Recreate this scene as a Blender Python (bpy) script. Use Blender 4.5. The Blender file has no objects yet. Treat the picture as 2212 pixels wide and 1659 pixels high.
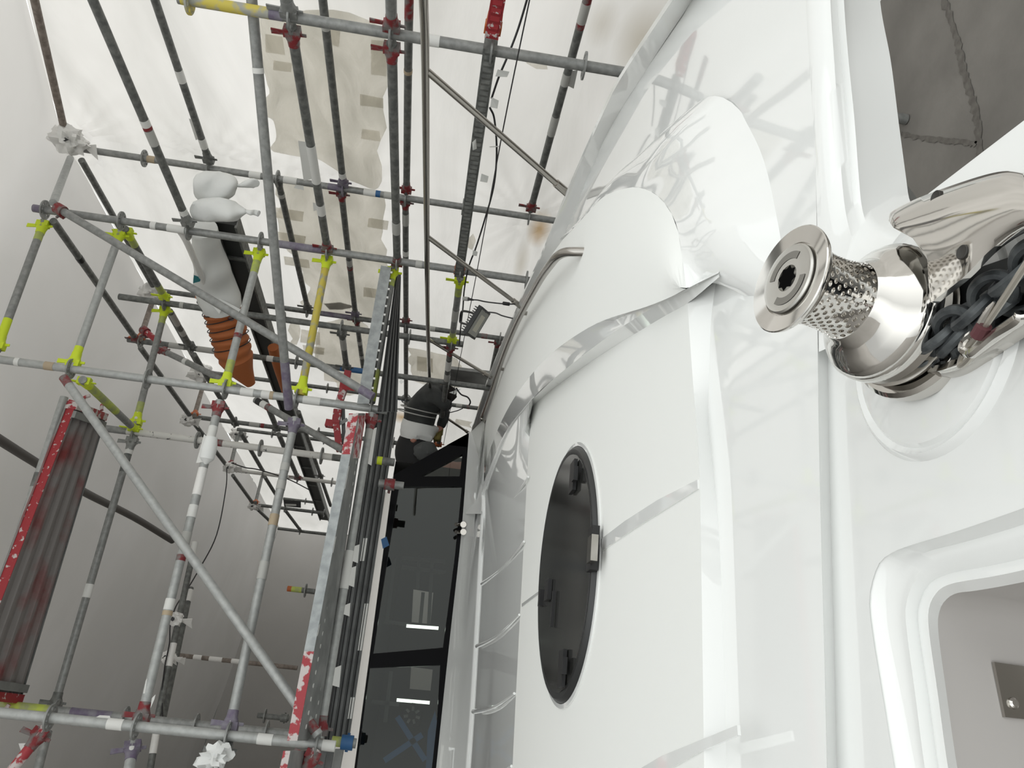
import bpy, math, random
import numpy as np
from mathutils import Vector, Matrix, noise
random.seed(7)
S = bpy.context.scene
COL = S.collection
# ---------------------------------------------------------------- camera, sky, exposure
W, H, F = 2212., 1659., 1661.
CX, CY = W / 2, H / 2
EYE = 1.9                                     # eye height above the hall floor
def _n(v):
    v = np.array(v, float); return v / np.linalg.norm(v)
_dn = _n([23094, 3136, F]); _v = np.array([880 - CX, 1560 - CY, F])
_Y = _n(_v - _dn * (_v @ _dn)); _Z = -_dn; _X = np.cross(_Y, _Z)
R = np.array([_X, _Y, _Z])                    # world = R @ (right, down, forward)
C0 = np.array([0, 0, EYE])
cam_d = bpy.data.cameras.new('camera'); cam = bpy.data.objects.new('camera', cam_d); COL.objects.link(cam)
cam_d.sensor_fit = 'HORIZONTAL'; cam_d.sensor_width = 36.; cam_d.lens = 36 * F / W
cam_d.clip_start = .02; cam_d.clip_end = 300
_c = [R @ np.array(a, float) for a in ((1, 0, 0), (0, -1, 0), (0, 0, -1))]
cam.matrix_world = Matrix([[_c[0][i], _c[1][i], _c[2][i], C0[i]] for i in range(3)] + [[0, 0, 0, 1]])
S.camera = cam
S.view_settings.view_transform = 'Standard'; S.view_settings.look = 'None'
S.view_settings.gamma = 1; S.view_settings.use_curve_mapping = False
S.view_settings.exposure = 0.25
S.cycles.use_denoising = True
S.cycles.max_bounces = 10; S.cycles.diffuse_bounces = 6; S.cycles.transmission_bounces = 8; S.cycles.glossy_bounces = 5
S.cycles.sample_clamp_indirect = 6

wd = bpy.data.worlds.new('sky'); S.world = wd; wd.use_nodes = True
nt = wd.node_tree; nt.nodes.clear()
o = nt.nodes.new('ShaderNodeOutputWorld'); bg = nt.nodes.new('ShaderNodeBackground')
tc = nt.nodes.new('ShaderNodeTexCoord'); dt = nt.nodes.new('ShaderNodeVectorMath'); dt.operation = 'DOT_PRODUCT'
dt.inputs[1].default_value = tuple(_n([.86, -.5, .22]))
nrm = nt.nodes.new('ShaderNodeVectorMath'); nrm.operation = 'NORMALIZE'
nt.links.new(tc.outputs['Generated'], nrm.inputs[0]); nt.links.new(nrm.outputs[0], dt.inputs[0])
rp = nt.nodes.new('ShaderNodeValToRGB')       # overcast sky, brightest over the open dock on the port bow
mr = nt.nodes.new('ShaderNodeMapRange'); mr.inputs[1].default_value = -1; mr.inputs[2].default_value = 1
nt.links.new(dt.outputs['Value'], mr.inputs[0]); nt.links.new(mr.outputs[0], rp.inputs[0])
SKY = [(0, .4), (.3, .65), (.5, 1.5), (.62, 1.75), (.75, 1.0), (.93, 1.5), (1, 1.5)]
el = rp.color_ramp.elements
while len(el) < len(SKY): el.new(.5)
for e, (p, v) in zip(el, SKY): e.position = p; e.color = (v * .975, v, v * .985, 1)
nt.links.new(rp.outputs[0], bg.inputs[0]); bg.inputs[1].default_value = .95
nt.links.new(bg.outputs[0], o.inputs[0])

# ---------------------------------------------------------------- projection helpers
def ray(x, y): return R @ np.array([(x - CX) / F, (y - CY) / F, 1.0])
def P(x, y, d): return C0 + ray(x, y) * d
def PZ(x, y, z):                              # on the level plane z (relative to the eye)
    r = ray(x, y); return C0 + r * (z / r[2])
def PPL(x, y, a, b):                          # on the plane z = a + b*Y
    r = ray(x, y); return C0 + r * (a / (r[2] - b * r[1]))
def PX(x, y, X): r = ray(x, y); return C0 + r * (X / r[0])
def PY(x, y, Y): r = ray(x, y); return C0 + r * (Y / r[1])
def PV(x, y, A):                              # on the vertical line through A (nearest)
    r = ray(x, y); a = np.array(A) - C0; t = math.hypot(a[0], a[1]) / math.hypot(r[0], r[1])
    return np.array([A[0], A[1], EYE + r[2] * t])

# ---------------------------------------------------------------- materials
MATS = {}
def mat(name, col, rough=.5, metal=0., noise_amt=0., noise_scale=20., col2=None, bump=0., bscale=60., spec=.5, coat=0., thr=None):
    if name in MATS: return MATS[name]
    m = bpy.data.materials.new(name); m.use_nodes = True; t = m.node_tree; b = t.nodes['Principled BSDF']
    b.inputs['Base Color'].default_value = (*col, 1); b.inputs['Roughness'].default_value = rough
    b.inputs['Metallic'].default_value = metal; b.inputs['Specular IOR Level'].default_value = spec
    b.inputs['Coat Weight'].default_value = coat
    g = t.nodes.new('ShaderNodeTexCoord')
    if col2 is not None:
        nz = t.nodes.new('ShaderNodeTexNoise'); nz.inputs['Scale'].default_value = noise_scale; nz.inputs['Detail'].default_value = 6
        t.links.new(g.outputs['Object'], nz.inputs['Vector'])
        r = t.nodes.new('ShaderNodeValToRGB'); e = r.color_ramp.elements
        lo, hi = thr or (.35, .65)
        e[0].position = lo; e[1].position = hi; e[0].color = (*col, 1); e[1].color = (*col2, 1)
        t.links.new(nz.outputs['Fac'], r.inputs[0]); t.links.new(r.outputs[0], b.inputs['Base Color'])
    if bump:
        nz = t.nodes.new('ShaderNodeTexNoise'); nz.inputs['Scale'].default_value = bscale; nz.inputs['Detail'].default_value = 4
        t.links.new(g.outputs['Object'], nz.inputs['Vector'])
        bp = t.nodes.new('ShaderNodeBump'); bp.inputs['Strength'].default_value = bump; bp.inputs['Distance'].default_value = .01
        t.links.new(nz.outputs['Fac'], bp.inputs['Height']); t.links.new(bp.outputs[0], b.inputs['Normal'])
    MATS[name] = m; return m

def sheet_mat(name, col, trans, stretch, bump, stains=(), lo=.9):
    m = bpy.data.materials.new(name); m.use_nodes = True; t = m.node_tree; t.nodes.clear()
    out = t.nodes.new('ShaderNodeOutputMaterial'); mx = t.nodes.new('ShaderNodeMixShader'); mx.inputs[0].default_value = trans
    d = t.nodes.new('ShaderNodeBsdfDiffuse'); tr = t.nodes.new('ShaderNodeBsdfTranslucent')
    g = t.nodes.new('ShaderNodeTexCoord'); mp = t.nodes.new('ShaderNodeMapping'); mp.inputs['Scale'].default_value = stretch
    t.links.new(g.outputs['Object'], mp.inputs[0])
    nz = t.nodes.new('ShaderNodeTexNoise'); nz.inputs['Scale'].default_value = 1.3; nz.inputs['Detail'].default_value = 5; nz.inputs['Distortion'].default_value = .6
    t.links.new(mp.outputs[0], nz.inputs['Vector'])
    r = t.nodes.new('ShaderNodeValToRGB'); e = r.color_ramp.elements
    e[0].position = .3; e[1].position = .7; e[0].color = (col[0] * lo, col[1] * lo, col[2] * lo * .985, 1); e[1].color = (*col, 1)
    t.links.new(nz.outputs['Fac'], r.inputs[0]); last = r.outputs[0]
    for (px, py, pz, rad, sx, sc, amt) in stains:              # rust and dirt stains soaked into the sheet
        sb = t.nodes.new('ShaderNodeVectorMath'); sb.operation = 'SUBTRACT'; sb.inputs[1].default_value = (px, py, pz)
        t.links.new(g.outputs['Object'], sb.inputs[0])
        ml = t.nodes.new('ShaderNodeVectorMath'); ml.operation = 'MULTIPLY'; ml.inputs[1].default_value = sx
        t.links.new(sb.outputs[0], ml.inputs[0])
        ln = t.nodes.new('ShaderNodeVectorMath'); ln.operation = 'LENGTH'; t.links.new(ml.outputs[0], ln.inputs[0])
        ad = t.nodes.new('ShaderNodeMath'); ad.operation = 'MULTIPLY_ADD'; ad.inputs[1].default_value = .5 * rad; t.links.new(nz.outputs['Fac'], ad.inputs[0]); t.links.new(ln.outputs['Value'], ad.inputs[2])
        q = t.nodes.new('ShaderNodeMapRange'); q.inputs[1].default_value = rad * 1.25; q.inputs[2].default_value = rad * .35; q.inputs[3].default_value = 0; q.inputs[4].default_value = amt
        t.links.new(ad.outputs[0], q.inputs[0])
        c = t.nodes.new('ShaderNodeMixRGB'); c.inputs[2].default_value = (*sc, 1); t.links.new(q.outputs[0], c.inputs[0]); t.links.new(last, c.inputs[1]); last = c.outputs[0]
    t.links.new(last, d.inputs[0]); t.links.new(last, tr.inputs[0])
    if bump:
        bp = t.nodes.new('ShaderNodeBump'); bp.inputs['Strength'].default_value = bump; bp.inputs['Distance'].default_value = .06
        t.links.new(nz.outputs['Fac'], bp.inputs['Height']); t.links.new(bp.outputs[0], d.inputs['Normal']); t.links.new(bp.outputs[0], tr.inputs['Normal'])
    t.links.new(d.outputs[0], mx.inputs[1]); t.links.new(tr.outputs[0], mx.inputs[2]); t.links.new(mx.outputs[0], out.inputs[0])
    MATS[name] = m; return m

GEL = mat('gelcoat_gloss', (.80, .81, .80), .05, spec=.5, coat=.6)
MATT = mat('nonslip_paint', (.80, .81, .79), .6, bump=.08, bscale=900)
CHROME = mat('polished_stainless', (.66, .64, .61), .07, 1., bump=.02, bscale=9)
STEEL = mat('satin_stainless', (.42, .40, .37), .22, 1.)
GALV = mat('galvanised_steel', (.21, .215, .21), .5, .35, col2=(.29, .295, .285), noise_scale=34, thr=(.38, .66))
GALD = mat('dark_steel', (.115, .12, .115), .55, .35, col2=(.20, .205, .195), noise_scale=30, thr=(.38, .66))  # darker grey than the plain galvanised steel
GALL = mat('light_galvanised_steel', (.32, .33, .325), .45, .3, col2=(.42, .43, .42), noise_scale=34, thr=(.3, .7))  # lighter grey than the plain galvanised steel
BRN = mat('rusty_steel', (.16, .13, .11), .7, .1, col2=(.27, .23, .20), noise_scale=30)
LIME = mat('lime_spray_paint', (.56, .68, .02), .55)
LIMF = mat('faded_lime_spray', (.30, .33, .16), .55, .1, col2=(.45, .53, .08), noise_scale=18)
YEL = mat('worn_yellow_paint', (.52, .43, .07), .6, col2=(.32, .32, .28), noise_scale=14, thr=(.48, .6))
RED = mat('chipped_red_paint', (.30, .018, .025), .5, col2=(.5, .45, .44), noise_scale=38, thr=(.60, .64))
DRED = mat('dull_red_coupler', (.20, .018, .022), .55, .1, col2=(.17, .15, .145), noise_scale=22, thr=(.44, .58))
REDW = mat('red_white_worn_paint', (.33, .03, .04), .5, col2=(.52, .47, .46), noise_scale=26, thr=(.47, .53))
ORG = mat('orange_paint', (.42, .10, .02), .55)
PUR = mat('purple_paint', (.12, .095, .15), .55, col2=(.20, .19, .22), noise_scale=24)
BLUE = mat('blue_paint', (.02, .10, .25), .5)
TAPE = mat('white_masking_tape', (.66, .66, .64), .6)
TAPG = mat('grey_tape', (.42, .42, .40), .6)
TAPB = mat('brown_tape', (.40, .32, .22), .6)
WTUBE = mat('white_taped_tube', (.60, .59, .56), .6, col2=(.10, .10, .10), noise_scale=30, thr=(.66, .69))
BLK = mat('black_plastic', (.012, .012, .013), .4)
RUB = mat('black_gasket_and_groove_shade', (.02, .021, .022), .35)  # hatch gasket, and the shade lines along the plank grooves
CAB = mat('cable_sheath', (.014, .013, .015), .45)
FRAMEB = mat('black_window_frame', (.004, .004, .005), .2, spec=.06)
CONC = mat('concrete', (.165, .155, .142), .85, col2=(.225, .212, .195), noise_scale=2.2, bump=.5, bscale=14)
VIS = mat('roof_visor_gelcoat', (.70, .67, .64), .35)
ORD = mat('orange_duct_fabric', (.40, .12, .035), .7)
CLOTH = mat('white_cotton_cloth', (.72, .73, .72), .8, bump=.4, bscale=14)
PLAS = mat('thin_plastic_wrap', (.75, .74, .72), .35, bump=.6, bscale=22)
CHAIN = mat('galvanised_chain', (.05, .055, .06), .5, .6, col2=(.12, .13, .135), noise_scale=60)
ROPE = mat('wire_rope', (.50, .47, .42), .35, .8)
MAR = mat('maroon_tape', (.10, .03, .035), .6)

# ---------------------------------------------------------------- mesh helpers
class MB:
    def __init__(s): s.v = []; s.f = []
    def add(s, vs, fs):
        k = len(s.v); s.v += [tuple(map(float, a)) for a in vs]; s.f += [tuple(i + k for i in f) for f in fs]
    def build(s, name, m, parent=None, loc=None, smooth=True, ang=35):
        me = bpy.data.meshes.new(name)
        L = np.array(loc if loc is not None else (parent['_l'] if parent is not None else (0, 0, 0)), float)
        me.from_pydata([tuple(np.array(a) - L) for a in s.v], [], s.f); me.validate()
        if smooth:
            me.polygons.foreach_set('use_smooth', [True] * len(me.polygons))
            try: me.set_sharp_from_angle(angle=math.radians(ang))
            except Exception: pass
        me.materials.append(m)
        ob = bpy.data.objects.new(name, me); COL.objects.link(ob)
        if parent is not None: ob.parent = parent
        else: ob.location = L
        if parent is not None and loc is not None: ob.location = L - np.array(parent['_l'])
        ob['_l'] = [float(a) for a in L]
        return ob
def frame(p0, p1, up=(0, 0, 1)):
    a = _n(np.array(p1) - np.array(p0)); u = np.array(up, float)
    if abs(a @ u) > .95: u = np.array([1., 0, 0])
    b = _n(np.cross(a, u)); return a, b, np.cross(b, a)
def cyl(mb, p0, p1, r, n=16, r1=None, caps=True):
    p0 = np.array(p0); p1 = np.array(p1); a, b, c = frame(p0, p1); r1 = r if r1 is None else r1
    vs = []
    for p, q in ((p0, r), (p1, r1)):
        for i in range(n):
            t = 2 * math.pi * i / n; vs.append(p + q * (math.cos(t) * b + math.sin(t) * c))
    fs = [(i, (i + 1) % n, n + (i + 1) % n, n + i) for i in range(n)]
    if caps: fs += [tuple(range(n - 1, -1, -1)), tuple(range(n, 2 * n))]
    mb.add(vs, fs)
def pipe(mb, pts, r, n=10, sub=4, closed=False):
    pts = [np.array(p, float) for p in pts]
    if sub > 1: pts = smoothpts(pts, sub)
    rs = r if isinstance(r, (list, tuple, np.ndarray)) else [r] * len(pts)
    if len(rs) != len(pts): rs = np.interp(np.linspace(0, 1, len(pts)), np.linspace(0, 1, len(rs)), rs)
    vs = []; up = np.array([0, 0, 1.]); pb = None
    for i, p in enumerate(pts):
        a = _n(pts[min(i + 1, len(pts) - 1)] - pts[max(i - 1, 0)])
        if pb is None: _, b, c = frame(p, p + a)
        else: b = _n(pb - a * (pb @ a)); c = np.cross(b, a)
        pb = b
        for k in range(n):
            t = 2 * math.pi * k / n; vs.append(p + rs[i] * (math.cos(t) * b + math.sin(t) * c))
    fs = []
    for i in range(len(pts) - 1):
        for k in range(n): fs.append((i * n + k, i * n + (k + 1) % n, (i + 1) * n + (k + 1) % n, (i + 1) * n + k))
    fs += [tuple(range(n - 1, -1, -1)), tuple(range((len(pts) - 1) * n, len(pts) * n))]
    mb.add(vs, fs)
def smoothpts(pts, sub):
    pts = [np.array(p, float) for p in pts]
    if len(pts) < 3: return [pts[0] + (pts[-1] - pts[0]) * t for t in np.linspace(0, 1, sub + 1)]
    out = []; Q = [2 * pts[0] - pts[1]] + pts + [2 * pts[-1] - pts[-2]]
    for i in range(1, len(Q) - 2):
        p0, p1, p2, p3 = Q[i - 1:i + 3]
        for k in range(sub):
            t = k / sub
            out.append(.5 * ((2 * p1) + (-p0 + p2) * t + (2 * p0 - 5 * p1 + 4 * p2 - p3) * t * t + (-p0 + 3 * p1 - 3 * p2 + p3) * t ** 3))
    out.append(pts[-1]); return out
def resample(pts, n):
    pts = np.array(pts); s = np.r_[0, np.cumsum(np.linalg.norm(np.diff(pts, axis=0), axis=1))]
    return np.array([[np.interp(t, s, pts[:, k]) for k in range(3)] for t in np.linspace(0, s[-1], n)])
def loft(mb, rows, n=60, sub=6):
    g = [resample(smoothpts(r, sub), n) for r in rows]
    vs = [p for r in g for p in r]
    fs = [(i * n + k, i * n + k + 1, (i + 1) * n + k + 1, (i + 1) * n + k) for i in range(len(rows) - 1) for k in range(n - 1)]
    mb.add(vs, fs)
def box(mb, c, ax, hx):                       # centre, three axes, three half sizes
    c = np.array(c); ax = [np.array(a) for a in ax]
    vs = [c + sum((1 if i >> k & 1 else -1) * hx[k] * ax[k] for k in range(3)) for i in range(8)]
    mb.add(vs, [(0, 2, 3, 1), (4, 5, 7, 6), (0, 1, 5, 4), (2, 6, 7, 3), (0, 4, 6, 2), (1, 3, 7, 5)])
def slab(mb, cs, off):                        # closed polygon extruded by a vector
    cs = [np.array(c) for c in cs]; n = len(cs); off = np.array(off)
    mb.add(cs + [c + off for c in cs], [tuple(range(n)), tuple(range(2 * n - 1, n - 1, -1))] + [(i, n + i, n + (i + 1) % n, (i + 1) % n) for i in range(n)])
def lathe(mb, O, axis, prof, n=48, ref=None):
    a = _n(axis); _, b, c = frame(O, np.array(O) + a)
    vs = [np.array(O) + s * a + r * (math.cos(2 * math.pi * i / n) * b + math.sin(2 * math.pi * i / n) * c) for s, r in prof for i in range(n)]
    fs = [(j * n + i, j * n + (i + 1) % n, (j + 1) * n + (i + 1) % n, (j + 1) * n + i) for j in range(len(prof) - 1) for i in range(n)]
    if prof[0][1] > 1e-6: fs.append(tuple(range(n - 1, -1, -1)))
    if prof[-1][1] > 1e-6: k = (len(prof) - 1) * n; fs.append(tuple(range(k, k + n)))
    mb.add(vs, fs)
def blob(mb, c, r, seed, amp=.25, nu=18, nv=12, ax=None):
    c = np.array(c); r = np.array(r if hasattr(r, '__len__') else (r, r, r)); A = np.eye(3) if ax is None else np.array(ax)
    vs = []
    for j in range(nv + 1):
        th = math.pi * j / nv
        for i in range(nu):
            ph = 2 * math.pi * i / nu; d = np.array([math.sin(th) * math.cos(ph), math.sin(th) * math.sin(ph), math.cos(th)])
            k = 1 + amp * noise.noise(Vector(d * 2.2 + seed)) + amp * .5 * noise.noise(Vector(d * 5 + seed))
            vs.append(c + (d * r * k) @ A)
    mb.add(vs, [(j * nu + i, j * nu + (i + 1) % nu, (j + 1) * nu + (i + 1) % nu, (j + 1) * nu + i) for j in range(nv) for i in range(nu)])
def tag(ob, label, cat, group=None, kind=None):
    if label: ob['label'] = label
    if cat: ob['category'] = cat
    if group: ob['group'] = group
    if kind: ob['kind'] = kind
    return ob
def thing(name, label, cat, loc, group=None):
    ob = bpy.data.objects.new(name, None); COL.objects.link(ob); ob.location = tuple(loc); ob['_l'] = [float(a) for a in loc]
    ob.empty_display_size = .05
    return tag(ob, label, cat, group)
def struct(name, mb, m, **k):
    ob = mb.build(name, m, **k); ob['kind'] = 'structure'; return ob

# ---------------------------------------------------------------- the shrink-wrapped enclosure and the hall floor
def V3(x, y, z): return np.array([x, y, EYE + z])
st1 = PX(1165, 500, 3.6); st2 = PX(1385, 95, 3.6); st3 = PX(1300, 60, 3.6); st4 = PX(868, 905, 3.6); st5 = PX(1125, 575, 3.6)
rust = (.42, .24, .06); drt = (.40, .34, .24)
WALLM = sheet_mat('white_shrink_wrap_wall', (.93, .90, .87), .62, (.5, .35, 1.4), .35, stains=(
    (*st1, .22, (1, .8, 2.2), rust, .75), (*st2, .26, (1, .9, 1.6), drt, .5), (*st3, .16, (1, .9, 1.6), drt, .35),
    (*st4, .3, (1, 1.2, 1.6), rust, .8), (*st5, .2, (1, .5, 2.8), drt, .5)), lo=.80)
ROOFM = sheet_mat('white_shrink_wrap_roof', (.81, .78, .755), .63, (.45, .45, .45), .3)
PATM = sheet_mat('grey_second_sheet', (.95, .935, .90), .86, (2.6, 1.8, 4.0), .9, lo=.84)
def eave(Y):
    return 3.03 + .03 * (Y - 4.7) if Y > 4.7 else 3.03 - .23 * (4.7 - max(Y, 2.4))
Ys = [-2.4, 0, 1.2, 2.4, 3.0, 3.6, 4.2, 4.7, 5.5, 6.3, 7.2, 8.2, 9.5, 11, 13, 15, 17.2]
def sheetgrid(mb, f, nu, nv):
    vs = [f(i / nu, j / nv) for i in range(nu + 1) for j in range(nv + 1)]
    mb.add(vs, [(i * (nv + 1) + j, i * (nv + 1) + j + 1, (i + 1) * (nv + 1) + j + 1, (i + 1) * (nv + 1) + j) for i in range(nu) for j in range(nv)])
def billow(p, s=.9, a=.03): return a * noise.noise(Vector(p) * s)
def yat(u): return float(np.interp(u, np.linspace(0, 1, len(Ys)), Ys))
wb = MB()
def fw(u, v):
    Y = yat(u); z = -EYE + (eave(Y) + .03 + EYE) * v; x = 3.62
    x += billow((0, Y, z))
    for (ny, nz, am, nf) in NODES:             # folds fanning out from the tied joints
        dy, dz = Y - ny, z - nz; q = math.hypot(dy, dz) + 1e-4
        if q < 1.6: x += am * math.exp(-q / .38) * min(1, q / .1) * math.sin(nf * math.atan2(dz, dy) + 2 * noise.noise(Vector((ny, q * 2, nz))))
    return V3(x, Y, z)
NODES = []
for (nx, ny_, am, nf) in ((149, 302, .035, 26), (326, 630, .03, 22), (436, 808, .03, 22), (513, 938, .03, 20), (600, 378, .02, 18), (742, 404, .02, 18), (1143, 470, .025, 20), (452, 352, .025, 20), (566, 1030, .03, 18)):
    p_ = PX(nx, ny_, 3.62); NODES.append((p_[1], p_[2] - EYE, am, nf))
sheetgrid(wb, fw, 320, 130); struct('wall_port', wb, WALLM, ang=180)
rb = MB()
def fr(u, v):
    Y = 2.25 + 14.95 * u ** 1.25; x = 3.62 - 7.24 * v; z = eave(Y) + .03 + .11 * (3.62 - x)
    z += billow((x, Y, 3), .7, .05) * (1 if .02 < v < .98 else 0)
    return V3(x, Y, z)
sheetgrid(rb, fr, 60, 30); struct('ceiling', rb, ROOFM, ang=180)
sb_ = MB(); sheetgrid(sb_, lambda u, v: V3(-3.62 + billow((1, yat(u), v * 5)), yat(u), -EYE + (eave(yat(u)) + .03 + .796 + EYE) * v), 40, 8); struct('wall_starboard', sb_, ROOFM, ang=180)
ab = MB(); sheetgrid(ab, lambda u, v: V3(3.62 - 7.24 * u, 17.2, -EYE + (eave(17.2) + .03 + .796 * u + EYE) * v), 12, 8); struct('wall_aft', ab, ROOFM, ang=180)
# concrete floor with a crack along a slab joint
fl = MB(); box(fl, V3(0, 7.4, -EYE - .1), np.eye(3), (9, 12, .1)); struct('floor', fl, CONC, smooth=False)
def crackmesh(pts, w, seed):
    m = MB(); q = [PZ(x, y, -EYE + .0) for x, y in pts]; q = smoothpts(q, 14); rr = random.Random(seed)
    L = []; Rr = []
    for i, p in enumerate(q):
        a = _n(q[min(i + 1, len(q) - 1)] - q[max(i - 1, 0)]); b = np.array([-a[1], a[0], 0])
        L.append(p + b * w * rr.uniform(.5, 1.1) + (0, 0, .003)); Rr.append(p - b * w * rr.uniform(.3, 1.3) + (0, 0, .003))
    n = len(q); m.add(L + Rr, [(i, i + 1, n + i + 1, n + i) for i in range(n - 1)]); return m
CRK = mat('crack_filler', (.11, .10, .09), .9, col2=(.16, .15, .135), noise_scale=30)
tag(crackmesh([(2020, -60), (2060, 60), (2085, 160), (2110, 250), (2118, 340), (2125, 430)], .022, 1).build('floor_crack', CRK), None, None, kind='structure')
tag(crackmesh([(1930, 285), (1985, 297), (2060, 305), (2110, 312)], .012, 2).build('floor_crack', CRK), None, None, kind='structure')

# unseen slabs added overhead, to starboard and aft, to keep the sheets dim
SKYBLOCK = mat('sky_block_grey', (.20, .20, .19), .7)
m = MB(); slab(m, [V3(-9, 3.6, 6.0), V3(5.2, 3.6, 6.0), V3(5.2, 20, 6.0), V3(-9, 20, 6.0)], (0, 0, .2)); slab(m, [V3(-9, -3, -EYE), V3(-9, 20, -EYE), V3(-9, 20, 6.2), V3(-9, -3, 6.2)], (-.2, 0, 0)); slab(m, [V3(-9, 19.2, -EYE), V3(5.2, 19.2, -EYE), V3(5.2, 19.2, 6.2), V3(-9, 19.2, 6.2)], (0, .2, 0))
struct('sky_block', m, SKYBLOCK, smooth=False)

# second sheets hung inside the wall, torn and taped
def patch(pts, label, X=3.575, group=None, strips=()):
    m = MB(); c = [PX(x, y, X) for x, y in pts]
    c = smoothpts(c + [c[0]], 3)[:-1]
    c = [p + np.array([0, .035 * noise.noise(Vector(p) * 6), .05 * noise.noise(Vector(p) * 7 + Vector((3, 1, 2)))]) for p in c]
    slab(m, c, (.002, 0, 0))
    ob = m.build('plastic_sheet', PATM, loc=np.mean(c, axis=0), smooth=False); tag(ob, label, 'plastic sheet')
    for (x0, y0, x1, y1) in strips:
        k = MB(); q = [PX(x, y, X - .006) for x, y in ((x0, y0), (x1, y0 + (x1 - x0) * .14), (x1, y1 + (x1 - x0) * .14), (x0, y1))]
        q = [p + np.array([0, .02 * noise.noise(Vector(p) * 9), .02 * noise.noise(Vector(p) * 11)]) for p in q]
        slab(k, q, (.001, 0, 0)); k.build('tape_strip', PATM, ob, smooth=False)
    return ob
patch([(560, 40), (640, 20), (720, 20), (830, 60), (838, 150), (830, 240), (822, 330), (816, 405), (775, 400), (700, 352), (640, 338), (585, 318), (598, 290), (590, 262), (572, 245), (580, 200), (565, 160)],
      'large torn grey plastic sheet hung on the wall near the top of the photo', strips=((575, 75, 612, 112), (590, 130, 632, 152), (800, 85, 835, 160), (778, 205, 828, 228), (780, 278, 820, 300), (700, 60, 735, 95)))
patch([(598, 395), (640, 388), (700, 405), (790, 415), (822, 420), (826, 500), (838, 560), (842, 650), (800, 690), (745, 690), (690, 680), (652, 655), (668, 625), (655, 600), (640, 560), (610, 530), (602, 460)],
      'grey plastic sheet on the wall below the purple-ended coupler, with round holes', strips=((592, 448, 655, 470), (590, 500, 660, 520), (795, 470, 838, 490), (615, 555, 668, 572), (785, 620, 832, 640)))
patch([(690, 700), (760, 690), (800, 720), (790, 800), (770, 850), (735, 850), (722, 815), (690, 790), (682, 745)],
      'tattered grey plastic sheet behind the yellow-painted ledger', strips=((650, 712, 690, 740), (655, 745, 700, 760), (700, 800, 745, 822)))
patch([(882, 752), (930, 760), (985, 775), (1000, 800), (1000, 835), (950, 835), (900, 825), (884, 790)],
      'crumpled grey plastic sheet on the wall just behind the worker', X=3.58, strips=((900, 770, 935, 800),))
patch([(627, 700), (645, 700), (646, 740), (628, 740)], 'small square clear plastic patch on the wall left of the yellow ledger')
def wallbit(pts, label, m=PATM, X=3.58):
    k = MB(); q = [PX(x, y, X) for x, y in pts]; slab(k, q, (.0015, 0, 0))
    return tag(k.build('tape_scrap', m, loc=q[0], smooth=False), label, 'tape scrap')
wallbit([(1135, 135), (1158, 132), (1180, 136), (1183, 150), (1158, 149)], 'pale tape scrap on the wall between the serrated beam and the rusty-stained area')
wallbit([(1012, 515), (1022, 505), (1028, 520), (1020, 540), (1010, 535)], 'round pale tape scrap on the wall beside the serrated beam')
wallbit([(985, 905), (1020, 912), (1014, 918), (1020, 925), (982, 915)], 'folded tape scrap low on the wall above the windscreen corner')
wallbit([(700, 655), (735, 652), (770, 662), (740, 668), (712, 668)], 'long bright torn strip on the wall between two far standards', CLOTH)

# ---------------------------------------------------------------- the yacht
PA_, PB_ = -.42, .018                          # centre panel of the trunk: z = PA_ + PB_*Y
Yt = thing('motor_yacht', 'white motor yacht under refit, foredeck and black windscreen seen from its bow', 'yacht', V3(0, 3, -1.88))
def zdeck(Y): return -.5275 + .09 * Y if Y < 1.25 else -.415
def rows_xy(pl, z): return [PZ(x, y, z) for x, y in pl]
def pz(l): return [PZ(x, y, z) for x, y, z in l]
crease_px = [(1738, -160), (1741, 0), (1748, 130), (1756, 250), (1762, 380), (1765, 520), (1766, 700), (1768, 900), (1772, 1100), (1780, 1400), (1786, 1659), (1800, 2300)]
def PDK(x, y):
    p = PPL(x, y, -.5275, .09)
    return p if p[1] < 1.25 else PZ(x, y, -.415)
crease = [PDK(x, y) for x, y in crease_px]
Bpx = [(1560, -110), (1496, 0), (1400, 145), (1300, 313), (1210, 530), (1150, 660), (1090, 800)]
B = [PDK(x, y) for x, y in Bpx]
m = MB()
rows = [crease[::-1]]
NR = 26
star = crease[-1]
for i, b in enumerate(B):
    s = np.array([-2.2, b[1], EYE + zdeck(b[1])]); mid = []
    for k in range(9):
        t = k / 8; Y = b[1]
        if i == 0: Y = b[1] + .0
        X = s[0] + (b[0] - s[0]) * t; mid.append(np.array([X, Y, EYE + zdeck(Y)]))
    rows.append([p + np.array([.06 * (k == 8), 0, 0]) for k, p in enumerate(mid)])
cr = resample(smoothpts(crease[::-1], 6), 40)
m.v = []; m.f = []
g = [cr] + [resample(r, 40) for r in rows[1:]]
# blend rows between the curved crease and the first straight row
mids = [cr * (1 - t) + g[1] * t for t in (.25, .5, .75)]
for q in mids:
    for p in q: p[2] = EYE + zdeck(p[1])
g = [g[0]] + mids + g[1:]
m.add([p for r in g for p in r], [(i * 40 + k, i * 40 + k + 1, (i + 1) * 40 + k + 1, (i + 1) * 40 + k) for i in range(len(g) - 1) for k in range(39)])
m.build('foredeck', GEL, Yt)
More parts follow.
